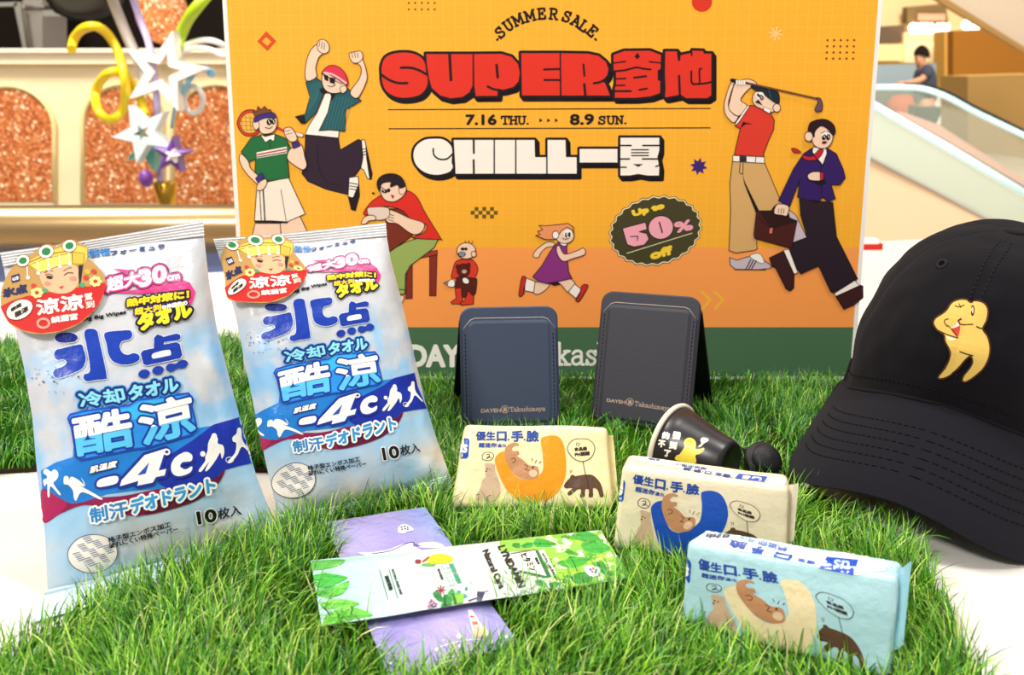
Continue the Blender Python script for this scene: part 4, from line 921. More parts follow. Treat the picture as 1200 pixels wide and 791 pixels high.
    # upper area
    a.fr(*C5, 8)
    sw = [(115, 345), (230, 355), (260, 372), (420, 385), (520, 405), (590, 430), (625, 490), (610, 545), (590, 570), (575, 540), (585, 500), (560, 472), (440, 485), (300, 500), (110, 492), (300, 470), (200, 375)]
    a.poly(sw, '#ee3a86', False)
    for body, bl, br, tl, w in (('超大', (82, 488), (285, 440), (78, 408), 1.5), ('30', (285, 455), (442, 418), (280, 362), 3.2), ('cm', (455, 420), (528, 408), (450, 392), 1.2)):
        a.L = 9; a.text(body, bl, br, tl, '#fdf6f8', w, (('#5e1a52', 3.2), ('#ee3a86', 1.7)))
    a.L = 14
    a.text('熱中対策に！', (205, 580), (580, 525), (205, 535), '#f6d81e', 1.7, (('#2a1030', 1.8), )); a.L = 14; a.text('超大判', (252, 632), (412, 605), (250, 592), '#f6d81e', 1.0, (('#2a1a58', 1.6), )); a.L = 14; a.text('な伸縮性の', (418, 600), (572, 568), (416, 572), '#fdf6f0', .8, (('#2a1a58', 1.4), ))
    a.L = 14; a.text('タオル', (285, 725), (600, 632), (265, 635), '#fbe62a', 3.2, (('#15102a', 2.6), ))
    a.L = 8; a.text('Cooling Big Wipes', (-160, 690), (196, 628), (-160, 662), '#141020', .8)
    a.L = 8; a.text('機能性', (-90, 283), (103, 262), (-95, 240), '#2a74b8', .9); a.L = 8; a.text('フォーミュラ', (105, 265), (438, 220), (103, 240), '#14306c', 1.0)
    # ---- sticker (own part)
    b = st; b.fr(*C6, 0)
    ol = [(5, 480), (25, 400), (60, 330), (105, 270), (105, 245), (140, 222), (185, 222), (250, 180), (290, 150), (330, 148), (380, 160), (420, 130), (480, 118), (520, 135), (580, 170), (580, 230), (640, 290), (690, 360), (698, 420), (670, 520), (610, 600), (520, 675), (400, 725), (270, 742), (150, 722), (60, 670), (12, 580)]
    b.poly(ol, '#b98e4c', True); b.L = 1; b.poly([(2, 560), (80, 520), (180, 490), (300, 470), (450, 440), (600, 425), (698, 400), (690, 470), (650, 550), (610, 600), (520, 672), (400, 722), (270, 738), (150, 718), (60, 666), (14, 590)], '#c41b17')
    b.poly([(265, 330), (275, 400), (320, 455), (400, 475), (470, 460), (515, 410), (525, 330), (480, 285), (330, 300)], '#e6b088', True); b.poly([(520, 285), (552, 280), (545, 330), (535, 400), (525, 440), (518, 350)], '#20141a')
    b.poly([(185, 285), (190, 262), (255, 225), (370, 180), (480, 148), (575, 175), (578, 235), (555, 285), (470, 290), (380, 295), (320, 320), (265, 340)], '#e8c24a'); b.poly([(195, 288), (300, 245), (475, 205), (480, 275), (380, 295), (270, 335)], '#f3dc62', ol=.5); b.poly([(478, 200), (560, 210), (552, 282), (482, 280)], '#d9b23e', ol=.5)
    b.stroke([(190, 270), (320, 215), (475, 190)], .6); L0 = b.L
    for c_, rx in (((152, 258), 40), ((306, 198), 46), ((460, 160), 42)):
        b.L = L0; b.ell(c_, rx+5, rx*.85+5, '#f2ead2', -15, .5); b.L = L0+2; b.ell(c_, rx*.66, rx*.55, '#1f7a44', -15)
    for x, y0, y1 in ((180, 300, 365), (248, 265, 335), (318, 240, 310), (392, 225, 292), (456, 205, 272)):
        b.L = L0; b.stroke([(x, y0), (x+4, y1)], 1.3, '#f4e6da'); b.L = L0; b.ell((x+6, y1+5), 13, 13, '#f4e4dc', n=12)
    b.L = L0; b.ell((328, 368), 22, 11, '#2a1414', 8, n=14); b.L = L0; b.stroke([(300, 352), (330, 345), (355, 362)], .7, '#2a1414', False, True); b.L = L0; b.stroke([(425, 355), (450, 338), (485, 340)], .9, '#2a1414', False, True); b.L = L0; b.stroke([(420, 325), (455, 305), (475, 305)], .7, '#5a3420'); b.L = L0; b.stroke([(295, 340), (320, 322), (350, 325)], .7, '#5a3420')
    b.L = L0; b.ell((315, 408), 22, 14, '#ee8a72', n=14); b.L = L0; b.ell((485, 375), 24, 15, '#ee8a72', n=14); b.L = L0; b.poly([(388, 430), (425, 425), (408, 445)], '#b83a2a')
    for cx, cy in ((245, 470), (632, 395)):
        for k_ in range(7): b.L = L0; b.ell((cx+28*math.cos(k_*.9), cy+24*math.sin(k_*.9)), 15, 13, '#f4d98a', n=10)
        b.L = L0+1; b.ell((cx, cy), 14, 13, '#a8482a', n=12)
    for cx, cy, c_ in ((225, 425, '#c23a24'), (300, 455, '#4a9a6a'), (570, 370, '#c23a24'), (545, 420, '#4a9a6a'), (580, 330, '#e0a83a'), (622, 330, '#c23a24')): b.L = L0; b.ell((cx, cy), 20, 16, c_, 20, n=10)
    b.L = L0; b.poly([(75, 358), (128, 343), (133, 390), (80, 405)], '#1f2050'); b.L = L0+1; b.text('us', (86, 392), (124, 380), (84, 372), '#e8e4f0', .5)
    b.L = L0; b.text('氷点', (25, 500), (180, 465), (20, 448), '#1f2050', 1.8)
    b.L = L0; b.ell((130, 582), 92, 62, '#f1e6d2', -25, .6); b.L = L0+3; b.text('瞬間', (78, 598), (142, 560), (74, 575), '#241a1a', .8); b.L = L0+3; b.text('酷涼', (105, 635), (190, 590), (98, 602), '#241a1a', .9)
    b.L = L0; b.text('涼涼', (248, 618), (552, 575), (240, 520), '#fbeee6', 1.5); b.L = L0; b.text('駕', (562, 525), (612, 515), (558, 478), '#fbd9cc', .6); b.L = L0; b.text('到', (572, 575), (626, 565), (568, 532), '#fbd9cc', .6)
    b.L = L0; b.ring((288, 672), 38, 30, 2.6, '#f0a890'); b.L = L0; b.text('鎮瀾宮', (342, 672), (515, 645), (338, 632), '#fbe2d6', 1.0)

def make_pouch(pl, Lp, Rp, Tp, Bp, seed, warp, label, sealT, sealB, thick=.026, fold=()):
    UV = lambda P: [pl.uv(*p) for p in P]
    L, R, T, B = UV(Lp), UV(Rp), UV(Tp), UV(Bp); n, m_ = 64, 90
    mb = MB(); front = []; back = []; tint = {}
    rs = random.Random(seed)
    for i in range(m_+1):
        t = i/m_; rf, rb = [], []
        for j in range(n+1):
            s = j/n; u, v = coons(L, R, T, B, s, t)
            pf = (1-abs(2*s-1)**2.6)*(1-abs(2*t-1)**3.2)
            edge = min(1, min(s, 1-s)*9)*min(1, min(t, 1-t)*9)
            w = noise.fractal(Vector((u*24+seed*7, v*20, seed)), 1, 2.0, 2)*.0021
            rad = math.hypot((s-.5)*1.2, t-.5); ang = math.atan2(t-.5, s-.5)
            w += .0016*math.sin(ang*11+3*noise.noise(Vector((u*30, v*30, 5))))*max(0, rad-.28)*2.2
            rim = max(0, 1-min(s, 1-s)/.13)+max(0, 1-t/.1); w += .0030*min(1, rim*1.6)*(1-2.2*abs(noise.noise(Vector((u*44, v*30, seed+11)))))*min(1, min(s, 1-s)*22)
            d = pf**.8*thick*.62+w*edge
            rf.append(pl.w(u, v, max(d, 0.0006*edge))); rb.append(pl.w(u, v, -pf*thick*.38))
        front.append(rf); back.append(rb)
    mb.grid(front, POUCHM); tint = {i*(n+1)+j: pouch_tint(j/n, i/m_, seed) for i in range(m_+1) for j in range(n+1)}
    k = mb.grid(back, POUCHM)
    for i in range((m_+1)*(n+1)): tint[k+i] = rgb('#dfe2e8')
    for arr in ([r[0] for r in front], [r[-1] for r in front]): pass
    front_only = MB(); front_only.grid(front, POUCHM)
    sf = MeshSurf(front_only)
    a = Art(sf, 'film', 5.5e-5, 2.5e-4, 4.0, warp, '#1b0d12'); tp = TriPlane(pl, sf, [(62+r_*math.cos(q_)*58, 338+r_*math.sin(q_)*50) for r_ in (.3, .65, .97) for q_ in [k_*.42 for k_ in range(15)]], .0005, warp); st = Art(tp, 'print', 3e-5, 0, None, warp, '#3a1a14')
    pouch_art(a, st); a.emit(mb)
    base = min((q for r in front for q in r), key=lambda q: q.z)
    t = thing('wet_wipes_pouch', (pl.w(pl.W/2, 0).x, pl.w(pl.W/2, 0).y, 0), label, 'wipes pack', 'tall cooling wipes pouches')
    mb.build('film_pouch', t, tint=tint)
    sm = MB(); st.emit(sm); sm.build('round_sticker', t)['label'] = 'red and gold round sticker'
    # crimped seals
    for nm, quad, ridge in (('top_seal', sealT, 5), ('bottom_seal', sealB, 6)):
        Lq, Rq, Tq, Bq = [UV(x) for x in quad]; g = MB(); ti = {}
        for sgn in (1, -1):
            rows = []
            for i in range(25):
                tt = i/24; row = []
                for j in range(49):
                    u, v = coons(Lq, Rq, Tq, Bq, j/48, tt)
                    row.append(pl.w(u, v, sgn*.0005+.0005*math.sin(tt*ridge*2*math.pi)+.0022*noise.noise(Vector((u*35, v*30, seed+3)))*(1-tt if nm == 'top_seal' else tt if False else 1)))
                for q_, P_ in enumerate(row):
                    zf = .0012+(.0006 if sgn > 0 else 0)
                    if P_.z < zf: row[q_] = CAM+(P_-CAM)*((zf-CAM.z)/(P_.z-CAM.z))   # the loose hem bends forward onto the table
                rows.append(row)
            k = g.grid(rows, POUCHM)
            for q_ in range(25*49): ti[k+q_] = rgb('#e6e4e4') if nm == 'top_seal' else rgb('#cfe3ee')
        g.build(nm, t, tint=ti)
    return t
pl1 = Plane((52, 692), (326, 622), .004, math.radians(22), .006)
make_pouch(pl1, [(56, 690), (52, 620), (44, 560), (38, 490), (28, 430), (14, 370), (4, 312)], [(324, 622), (312, 588), (300, 556), (284, 500), (268, 440), (254, 384), (245, 330), (239, 276)],
           [(4, 312), (60, 302), (120, 292), (180, 283), (239, 276)], [(56, 690), (120, 676), (200, 655), (324, 622)], 1, None,
           'large pale blue cooling wipes pouch at far left, leaning beside the white table gap',
           ([(4, 313), (0, 296)], [(239, 277), (238, 258)], [(0, 296), (80, 285), (160, 272), (238, 258)], [(4, 313), (60, 303), (120, 293), (180, 284), (239, 277)]),
           ([(36, 730), (56, 689)], [(330, 634), (324, 621)], [(56, 689), (120, 675), (200, 654), (324, 621)], [(36, 730), (120, 706), (220, 672), (330, 634)]))
pl2 = Plane((322, 606), (526, 566), .010, math.radians(24), .012)
make_pouch(pl2, [(326, 604), (312, 545), (300, 490), (288, 430), (276, 370), (264, 325), (254, 292)], [(527, 556), (512, 515), (498, 470), (484, 410), (470, 350), (458, 305), (453, 276)],
           [(254, 292), (320, 288), (390, 282), (453, 276)], [(326, 604), (400, 592), (460, 578), (527, 556)], 2, P2P,
           'large pale blue cooling wipes pouch beside the wallet stands, with glare across its round sticker',
           ([(254, 293), (250, 280)], [(453, 277), (452, 261)], [(250, 280), (320, 275), (390, 268), (452, 261)], [(254, 293), (320, 289), (390, 283), (453, 277)]),
           ([(330, 622), (326, 603)], [(530, 572), (527, 555)], [(326, 603), (400, 591), (460, 577), (527, 555)], [(330, 622), (400, 606), (460, 590), (530, 572)]))

# ---------------------------------------------------------------- wallet stands
def wallet(bl, br, z, lean, w, h, label, colr, flap, art):
    pl = Plane(bl, br, z, lean); t = thing('card_wallet', pl.w(pl.W/2, 0), label, 'card wallet', None)
    NAVY = mat(colr, 'leather')
    m = MB(); m.prism(rrect(w, h, .0085), pl.A, pl.U, pl.V, pl.N, [(-.0045, .0008), (-.0038, 0), (-.0008, 0), (0, .0009)], NAVY); m.build('back_panel', t)
    def pocket(ins):
        b_ = .0015+ins; x0, x1, y0, y1 = b_, w-b_, .001+ins, h-.0075-ins; r = .007-ins*.5; n = 6; P = []
        for cx, cy, s_ in ((x1-r, y0+r, -90),):
            P += [(cx+r*math.cos(math.radians(s_+90*k/n)), cy+r*math.sin(math.radians(s_+90*k/n))) for k in range(n+1)]
        P += [(x1, y1-.0085), (x1-.0006, y1-.0072), (x1-.0055, y1-.0012), (x1-.0085, y1), (x0+.0085, y1), (x0+.0055, y1-.0012), (x0+.0006, y1-.0072), (x0, y1-.0085)]
        P += [(x0+r+r*math.cos(math.radians(180+90*k/n)), y0+r+r*math.sin(math.radians(180+90*k/n))) for k in range(n+1)]
        return P
    m = MB(); m.prism(pocket, pl.A, pl.U, pl.V, pl.N, [(-.0002, 0), (.0010, 0), (.0016, .0006)], NAVY)
    # raised centre where a card would sit
    m.prism(rrect(w-.013, h-.0145, .004, .0065, .004), pl.A, pl.U, pl.V, pl.N, [(.0014, -.0012), (.0019, -.0003), (.0025, .0012)], NAVY)
    po = MB(); po.prism(rrect(w-.013, h-.0145, .004, .0065, .004), pl.A, pl.U, pl.V, pl.N, [(.0014, -.0012), (.0019, -.0003), (.0025, .0012)], NAVY)
    pl3 = Plane(bl, br, z, lean); pl3.A = pl.w(0, 0, .0025)
    a = Art(FlatSurf(pl3), 'print', 2e-5, 4e-5, None, None, '#b08a70'); art(a); a.emit(m)
    m.build('card_pocket', t)
    e = MB(); TP = pocket(.0005); top = TP[8:14]
    e.tube([pl.w(u, v, .0014) for u, v in top], .00028, mat('#b4a79c', 'thread'), 6); e.build('pocket_edge', t)['label'] = 'pale raw edge of the pocket'
    for sx in (.0038, w-.0038):
        s = MB()
        v = .006
        while v < h-.018:
            s.tube([pl.w(sx, v, .0016), pl.w(sx, v+.0017, .0016)], .00035, mat('#0d1020', 'thread'), 5); v += .0028
        s.build('stitching', t)
    # kickstand flap hinged at the top and resting on the turf behind
    hb = pl.w(w/2, h*.93, -.006); ft = Vector((hb.x+flap, hb.y+.034, .006)); ft += pl.U*0
    V = (hb-ft).normalized(); Nn = pl.U.cross(V).normalized(); O = ft-pl.U*(w*.5)
    f = MB(); f.prism(rrect(w, (hb-ft).length, .006), O, pl.U, V, Nn, [(-.0015, .0006), (-.001, 0), (.001, 0), (.0015, .0006)], mat('#101018', 'leather')); f.build('kickstand_flap', t)
    return t
CP = '#b3998a'
def logo1(a):
    a.fr(500, 320, 3.333, 0); a.text('DAYEH', (213, 545), (289, 543), (213, 531), CP, .5); a.L = 0; a.ring((306, 532), 14, 14, .9, CP); a.L = 0; a.text('高', (299, 541), (313, 541), (299, 524), CP, .5); a.L = 0; a.slab('Takashimaya', (326, 541), (463, 537), 17, .75, CP)
def logo2(a):
    a.fr(690, 330, 4.394, 0); a.text('DAYEH', (93, 618), (187, 630), (94, 602), CP, .5); a.L = 0; a.ring((211, 620), 18, 18, 1.0, CP); a.L = 0; a.text('高', (202, 631), (221, 633), (203, 610), CP, .5); a.L = 0; a.slab('Takashimaya', (236, 638), (420, 665), 22, .75, CP)
wallet((541, 503), (656, 500), .010, math.radians(17), .0695, .0855, 'navy leather card wallet stand on the left, behind the cream wipes pack', '#39435a', -.008, logo1)
wallet((692, 494), (806, 507), .010, math.radians(17), .0705, .0945, 'taller charcoal-navy card wallet stand on the right, behind the lying cup', '#37363f', .020, logo2)

# ---------------------------------------------------------------- small wipes packs
A_ = [(557.6,515.9),(631.1,517.1),(550.1,513.6),(548.9,536.9),(648.6,511),(581.3,536.4),(621.5,588),(662.6,547.8),(681,527.6),(559.4,585.4),(571.6,534.6)]
WB = tps(A_, [(741.6,566),(818.9,579.8),(733,563),(730.7,587.9),(836.5,576),(764.6,593.3),(794.3,654.6),(851.8,606.7),(873.3,600.5),(741.6,643),(754.5,589.4)])
WC = tps(A_+[(705.5, 581.9)], [(818.1,666.2),(912.1,683.5),(810.5,657.3),(808.7,684),(931.1,680.2),(849.8,691.6),(917.2,767.8),(955.3,717),(979.9,710.7),(825.7,742.4),(836.4,688.6),(1012.4,784.3)])
def pack_art(a, ucol, base):
    BLU, OT, BR2, BG = '#24489c', '#c48c64', '#5e4232', '#d2b294'
    a.fr(520, 490, 5.714, 0)
    a.poly([(75, 272), (98, 150), (118, 136), (165, 135), (172, 150), (165, 255), (155, 270)], '#1c4fb0'); a.text('us', (92, 230), (152, 230), (100, 178), '#fbfaf6', 1.2)
    a.L = 0; a.text('優生', (217, 148), (345, 148), (217, 90), BLU, .9); a.L = 0; a.text('口', (358, 152), (418, 152), (358, 92), BLU, 1.4); a.L = 0; a.text('手', (455, 155), (530, 155), (455, 86), BLU, 1.3); a.L = 0; a.text('臉', (555, 157), (636, 157), (555, 84), BLU, 1.2)
    for x in (433, 541): a.L = 0; a.poly([(x-5, 138), (x+5, 138), (x+5, 149), (x-5, 149)], BLU)
    a.L = 0; a.text('超迷你', (235, 196), (355, 196), (235, 166), BLU, .6); a.L = 0; a.text('濕巾', (360, 196), (415, 196), (360, 174), BLU, .4)
    U_ = [(650, 150), (670, 126), (735, 116), (780, 135), (808, 200), (820, 320), (805, 420), (760, 500), (690, 550), (590, 566), (500, 548), (430, 490), (380, 400), (345, 300), (348, 260), (385, 228), (420, 232), (440, 320), (480, 385), (540, 412), (600, 405), (640, 380), (665, 340), (662, 240)]
    a.L = 1; a.poly(U_, ucol, True)
    a.L = 3; a.poly([(410, 215), (425, 185), (465, 165), (502, 172), (500, 185), (475, 185), (455, 205), (470, 222), (500, 220), (502, 245), (485, 250), (530, 280), (570, 315), (610, 318), (632, 330), (638, 365), (628, 395), (590, 408), (530, 405), (480, 380), (440, 330), (412, 270)], OT, True)
    a.ell((598, 370), 28, 24, '#e8c4a0', 0, n=16); a.L -= 1; a.stroke([(450, 275), (470, 268), (482, 280), (475, 295), (460, 298)], .7, '#5a3420', False, True); a.L -= 1; a.stroke([(540, 310), (565, 322), (545, 345), (570, 350)], .7, '#5a3420'); a.L -= 1; a.ell((598, 330), 8, 7, '#3a1e14', n=8)
    for x0, y0, x1, y1 in ((590, 270, 594, 288), (622, 280, 612, 300), (652, 290, 638, 303)): a.L = 3; a.stroke([(x0, y0), (x1, y1)], .7, '#3a2a20')
    a.L = 1; a.poly([(282, 305), (300, 300), (330, 304), (342, 318), (345, 350), (362, 400), (378, 450), (375, 520), (350, 552), (290, 556), (225, 548), (215, 520), (240, 480), (258, 420), (280, 390), (278, 340)], BG, True)
    a.stroke([(218, 515), (240, 510)], .7, '#4a3424'); a.L -= 1; a.stroke([(290, 550), (295, 525), (315, 515)], .7, '#4a3424', False, True); a.L -= 1; a.ell((292, 338), 5, 5, '#3a2a20', n=8); a.L -= 1; a.ell((285, 355), 6, 5, '#3a2a20', n=8); a.L -= 1; a.ell((308, 342), 4, 4, '#3a2a20', n=8)
    a.L -= 1; a.ell((284, 310), 9, 9, BG, n=10); a.ell((332, 312), 9, 9, BG, n=10)
    a.L = 1; a.stroke([(260, 275), (258, 250), (275, 232), (300, 228), (325, 235), (334, 255), (320, 278), (290, 285), (268, 278)], .7, '#3a2a28', True, True); a.L -= 1; a.stroke([(285, 245), (305, 240), (308, 255), (290, 262)], .7, '#3a2a28'); a.L -= 1; a.stroke([(285, 272), (305, 262), (320, 268)], .7, '#3a2a28')
    bal = [(830, 215), (838, 175), (870, 145), (920, 138), (970, 145), (1003, 175), (1010, 215), (985, 265), (930, 290), (870, 270)]
    a.L = 1; a.poly(bal, base, True); a.L = 2; a.stroke(bal, .8, '#4a3a30', True, True); a.L = 2; a.text('食品級', (875, 222), (960, 215), (873, 198), '#3a2a26', .7); a.L = 2; a.text('PH弱酸', (880, 258), (978, 248), (878, 232), '#3a2a26', .7); a.L = 2; a.stroke([(890, 165), (888, 182), (905, 186), (910, 170), (895, 168)], .7, '#4a3a30')
    a.L = 1; a.poly([(805, 455), (820, 425), (845, 400), (850, 385), (870, 380), (880, 388), (930, 380), (990, 380), (1030, 410), (1055, 450), (1070, 515), (1062, 528), (1045, 525), (1030, 480), (1000, 470), (1000, 520), (985, 530), (970, 522), (972, 480), (948, 478), (945, 520), (930, 530), (912, 525), (920, 480), (895, 478), (870, 500), (840, 518), (828, 505), (838, 490), (862, 470), (840, 468), (820, 470)], BR2, True)
    a.L = 3; a.stroke([(932, 290), (950, 380), (965, 430), (965, 475)], .7, '#3a2a26', False, True); a.L = 3; a.stroke([(812, 462), (830, 466)], .8, '#1e120c'); a.L = 3; a.ell((828, 438), 4, 4, '#1e120c', n=8)
    a.L = 3; a.stroke([(845, 348), (850, 368)], .6, '#6a5a48'); a.L = 3; a.stroke([(856, 345), (858, 362)], .6, '#6a5a48')
def pack(bl, br, tl, tr, z, lean, depth, col, sidec, warp, ucol, label, finR, topart, finL=None):
    pl = Plane(bl, br, z, math.radians(lean)); t = thing('mini_wipes_pack', pl.w(pl.W/2, 0), label, 'wipes pack', None)
    C = [pl.uv(*p) for p in (bl, br, tr, tl)]
    bm = bmesh.new(); vv = [bm.verts.new(pl.w(u, v, h)) for h in (0, -depth) for u, v in C]
    for f in ((0, 1, 2, 3), (5, 4, 7, 6), (4, 0, 3, 7), (1, 5, 6, 2), (3, 2, 6, 7), (4, 5, 1, 0)): bm.faces.new([vv[i] for i in f])
    bmesh.ops.bevel(bm, geom=bm.edges[:], offset=.0028, segments=3, affect='EDGES', profile=.5)
    for _ in range(1): bmesh.ops.subdivide_edges(bm, edges=[e for e in bm.edges if e.calc_length() > .008], cuts=14, use_grid_fill=True)
    bm.normal_update(); cen = sum((v.co for v in bm.verts), Vector())/len(bm.verts)
    for v in bm.verts:
        q_ = v.co-pl.A; u, w_ = q_.dot(pl.U)/pl.W, q_.dot(pl.V)/max(C[3][1], .01)
        pf = max(0, 1-(2*u-1)**2)*max(0, 1-(2*w_-1)**2)
        v.co += v.normal*(noise.fractal(v.co*38+Vector((z*900+bl[0], 0, 0)), 1, 2, 2)*.0008+pf*.0014)
    bm.verts.index_update(); mb = MB(); film = mat(col, 'film'); mb.add([v.co for v in bm.verts], [[v.index for v in f.verts] for f in bm.faces], film, True); bm.free()
    sf = MeshSurf(mb); a = Art(sf, 'film', 5e-5, 2e-4, 4.0, warp, '#2a1c18'); pack_art(a, ucol, col)
    if topart:
        b = Art(sf, 'film', 5e-5, 2.5e-4, 4.0, None, '#2a1c18'); topart(b); b.emit(mb)
    a.emit(mb); mb.build('wrapped_body', t)
    for quad in [x for x in (finR, finL) if x]:
        Lq = [(quad[0]), (quad[3])]; P = [pl.uv(*p) for p in quad]; g = MB()   # quad: inner bottom, outer bottom, outer top, inner top
        for sg in (1, -1):
            rows = []
            for i in range(19):
                tt = i/18; row = []
                for j in range(13):
                    s = j/12; A2 = (P[0][0]+(P[3][0]-P[0][0])*tt, P[0][1]+(P[3][1]-P[0][1])*tt); B2 = (P[1][0]+(P[2][0]-P[1][0])*tt, P[1][1]+(P[2][1]-P[1][1])*tt)
                    u, v = A2[0]+(B2[0]-A2[0])*s, A2[1]+(B2[1]-A2[1])*s
                    row.append(pl.w(u, v, -depth*.36+sg*.0003+.0004*math.sin(s*12)+.0008*noise.noise(Vector((u*60, v*90, bl[0])))*s))
                rows.append(row)
            g.grid(rows, mat(sidec, 'film'))
        g.build('end_seal', t)
    return t
def topB(a):
    a.fr(710, 530, 5.217, 0)
    a.poly([(215, 22), (420, 68), (800, 130), (1115, 168), (1085, 205), (790, 158), (560, 120), (330, 80), (205, 52)], '#f6f4ee')
    a.L = 1; a.poly([(812, 133), (990, 152), (968, 185), (788, 160)], '#2456c0'); a.L = 2; a.text('us', (955, 160), (840, 146), (945, 176), '#f4f4f4', 1.0)
    a.L = 1; a.text('優生 口·手·臉', (770, 142), (480, 92), (758, 158), '#24488c', .6); a.L = 1; a.text('超迷你濕巾', (620, 98), (430, 68), (612, 112), '#4a6090', .4); a.L = 1; a.text('8抽', (330, 45), (262, 36), (326, 58), '#55658a', .4)
def topC(a):
    a.fr(780, 590, 3.937, 0)
    a.poly([(150, 92), (180, 88), (420, 130), (720, 195), (1000, 240), (1050, 275), (1010, 310), (880, 330), (600, 270), (330, 215), (165, 180), (145, 130)], '#f2f6f8')
    a.L = 1; a.poly([(745, 248), (890, 262), (865, 332), (708, 300)], '#2456c0'); a.L = 2; a.text('us', (850, 270), (780, 262), (842, 305), '#c8dcf4', .8)
    a.L = 1; a.text('優生', (695, 272), (612, 255), (688, 285), '#2a58b0', .6); a.L = 1; a.text('口', (585, 242), (512, 226), (572, 262), '#2450b0', 1.2); a.L = 1; a.text('手', (458, 208), (402, 196), (448, 238), '#2450b0', 1.2); a.L = 1; a.text('臉', (378, 186), (300, 168), (366, 216), '#2450b0', 1.1)
    a.L = 1; a.text('超迷你', (565, 205), (432, 172), (556, 226), '#3a6ab8', .8); a.L = 1; a.text('濕巾', (420, 172), (345, 152), (414, 188), '#7aa0d0', .4); a.L = 1; a.text('8抽', (300, 145), (192, 142), (290, 164), '#33405a', .6)
pack((528, 594), (719, 595), (545, 497), (712, 500), .011, 27, .024, '#f8e7b4', '#efdca4', None, '#f49a1e', 'cream yellow mini wipes pack with an orange moon shape, in front of the wallets',
     ((712, 590), (727, 588), (720, 508), (708, 510)), None, ((532, 594), (526, 612), (548, 602), (545, 590)))
pack((718, 643), (921, 668), (729, 545), (925, 571), .011, 10, .027, '#efe0c0', '#ece0c8', WB, '#1d50b8', 'cream mini wipes pack with a dark blue moon shape, between the other two packs',
     ((915, 655), (931, 640), (937, 572), (920, 575)), topB)
pack((797, 730), (1041, 797), (806, 634), (1052, 676), .011, 12, .027, '#b4dde6', '#a6d8e8', WC, '#f4e0b4', 'light blue mini wipes pack with a cream moon shape, nearest the camera',
     ((1040, 775), (1056, 765), (1066, 664), (1044, 680)), topC)

# ---------------------------------------------------------------- sachets
def sachet(pl, quad, label, base, art, thick, tf, name='flat_sachet'):
    P = [pl.uv(*p) for p in quad]   # bl br tr tl
    t = thing(name, pl.w(*[sum(p[i] for p in P)/4 for i in (0, 1)]), label, 'sachet'); rows = []; back = []; n = 60; m_ = 36
    for i in range(m_+1):
        r, b = [], []
        for j in range(n+1):
            s, q_ = j/n, i/m_; u, v = [(1-s)*(1-q_)*P[0][k]+s*(1-q_)*P[1][k]+s*q_*P[2][k]+(1-s)*q_*P[3][k] for k in (0, 1)]
            e_ = min(1, min(s, 1-s)*8)*min(1, min(q_, 1-q_)*6)
            w = .0009*noise.fractal(Vector((u*42, v*42, quad[0][0])), 1, 2, 2)*(.4+e_)+.0016*noise.noise(Vector((u*14, v*14, 1)))
            r.append(pl.w(u, v, e_*thick+w)); b.append(pl.w(u, v, -e_*thick*.4+w-.0003))
        rows.append(r); back.append(b)
    mb = MB(); tint = {i*(n+1)+j+d*(n+1)*(m_+1): tf(j/n, i/m_) for i in range(m_+1) for j in range(n+1) for d in (0, 1)}; mb.grid(rows, base); mb.grid(back, base); fo = MB(); fo.grid(rows, base)
    a = Art(MeshSurf(fo), 'foil', 4e-5, 2e-4, 4.0, None, '#1b1418'); art(a); a.emit(mb); mb.build('foil_packet', t, tint=tint)
    return t
class Ground(Plane):
    def __init__(s, bl, br, z, tilt=0, roll=0):
        s.A = gr(*bl, z); s.U = (gr(*br, z+roll)-s.A).normalized(); up = Vector((0, -math.sin(tilt), math.cos(tilt)))
        s.N = (up-s.U*up.dot(s.U)).normalized(); s.V = s.N.cross(s.U); s.W = 1
FOILM = attr_mat('foil_wrap', .30, .5, (95, .9, .003))
def purple(a):
    a.fr(370, 580, 7.06, 0)
    pass
    a.L = 1
    a.poly([(340, 480), (480, 478), (600, 458), (680, 425), (760, 398), (812, 395), (800, 430), (840, 440), (870, 460), (700, 520), (500, 530)], '#f1eef6'); a.stroke([(470, 490), (600, 470), (690, 435), (760, 402), (810, 398), (815, 412), (860, 425)], 1.2, '#4a3a78', False, True)
    a.L = 1; a.poly([(680, 305), (690, 262), (740, 245), (790, 270), (808, 292), (760, 305), (720, 322)], '#fbfafc', True); a.L = 2
    for x, y, c in ((710, 270, '#2a6a8a'), (735, 262, '#1f3a5a'), (760, 270, '#2a7a6a'), (715, 288, '#c8402a'), (740, 283, '#2a3a7a'), (762, 288, '#6a2a5a')): a.L = 2; a.ell((x, y), 10, 8, c, n=8)
    a.L = 1; a.poly([(860, 400), (1000, 395), (1060, 435), (870, 440)], '#cfc4cc', True)
    a.fr(430, 700, 6.316, 0)
    a.L = 0; a.poly([(745, 95), (778, 95), (900, 290), (795, 300)], '#efe2d6'); a.L = 1; a.poly([(762, 138), (790, 140), (796, 152), (766, 154)], '#b8402c'); a.L = 1; a.poly([(776, 182), (815, 180), (825, 205), (782, 210)], '#d06a48'); a.L = 1; a.poly([(790, 222), (875, 218), (895, 250), (905, 290), (795, 298)], '#d8bfa0')
    a.L = 1; a.stroke([(500, 390), (600, 350), (740, 320), (860, 310)], 1.1, '#e6defa', False, True); a.L = 1; a.stroke([(560, 470), (680, 430), (800, 410)], .9, '#e6defa', False, True)
    for x, y, r in ((680, 290, 20), (512, 390, 16), (690, 362, 14), (420, 318, 8), (565, 320, 7), (175, 490, 12), (1030, 292, 14)): a.L = 1; a.ell((x, y), r, r*.8, '#ece4f8', n=10)
GR = Ground((459, 800), (607, 752), .0100)
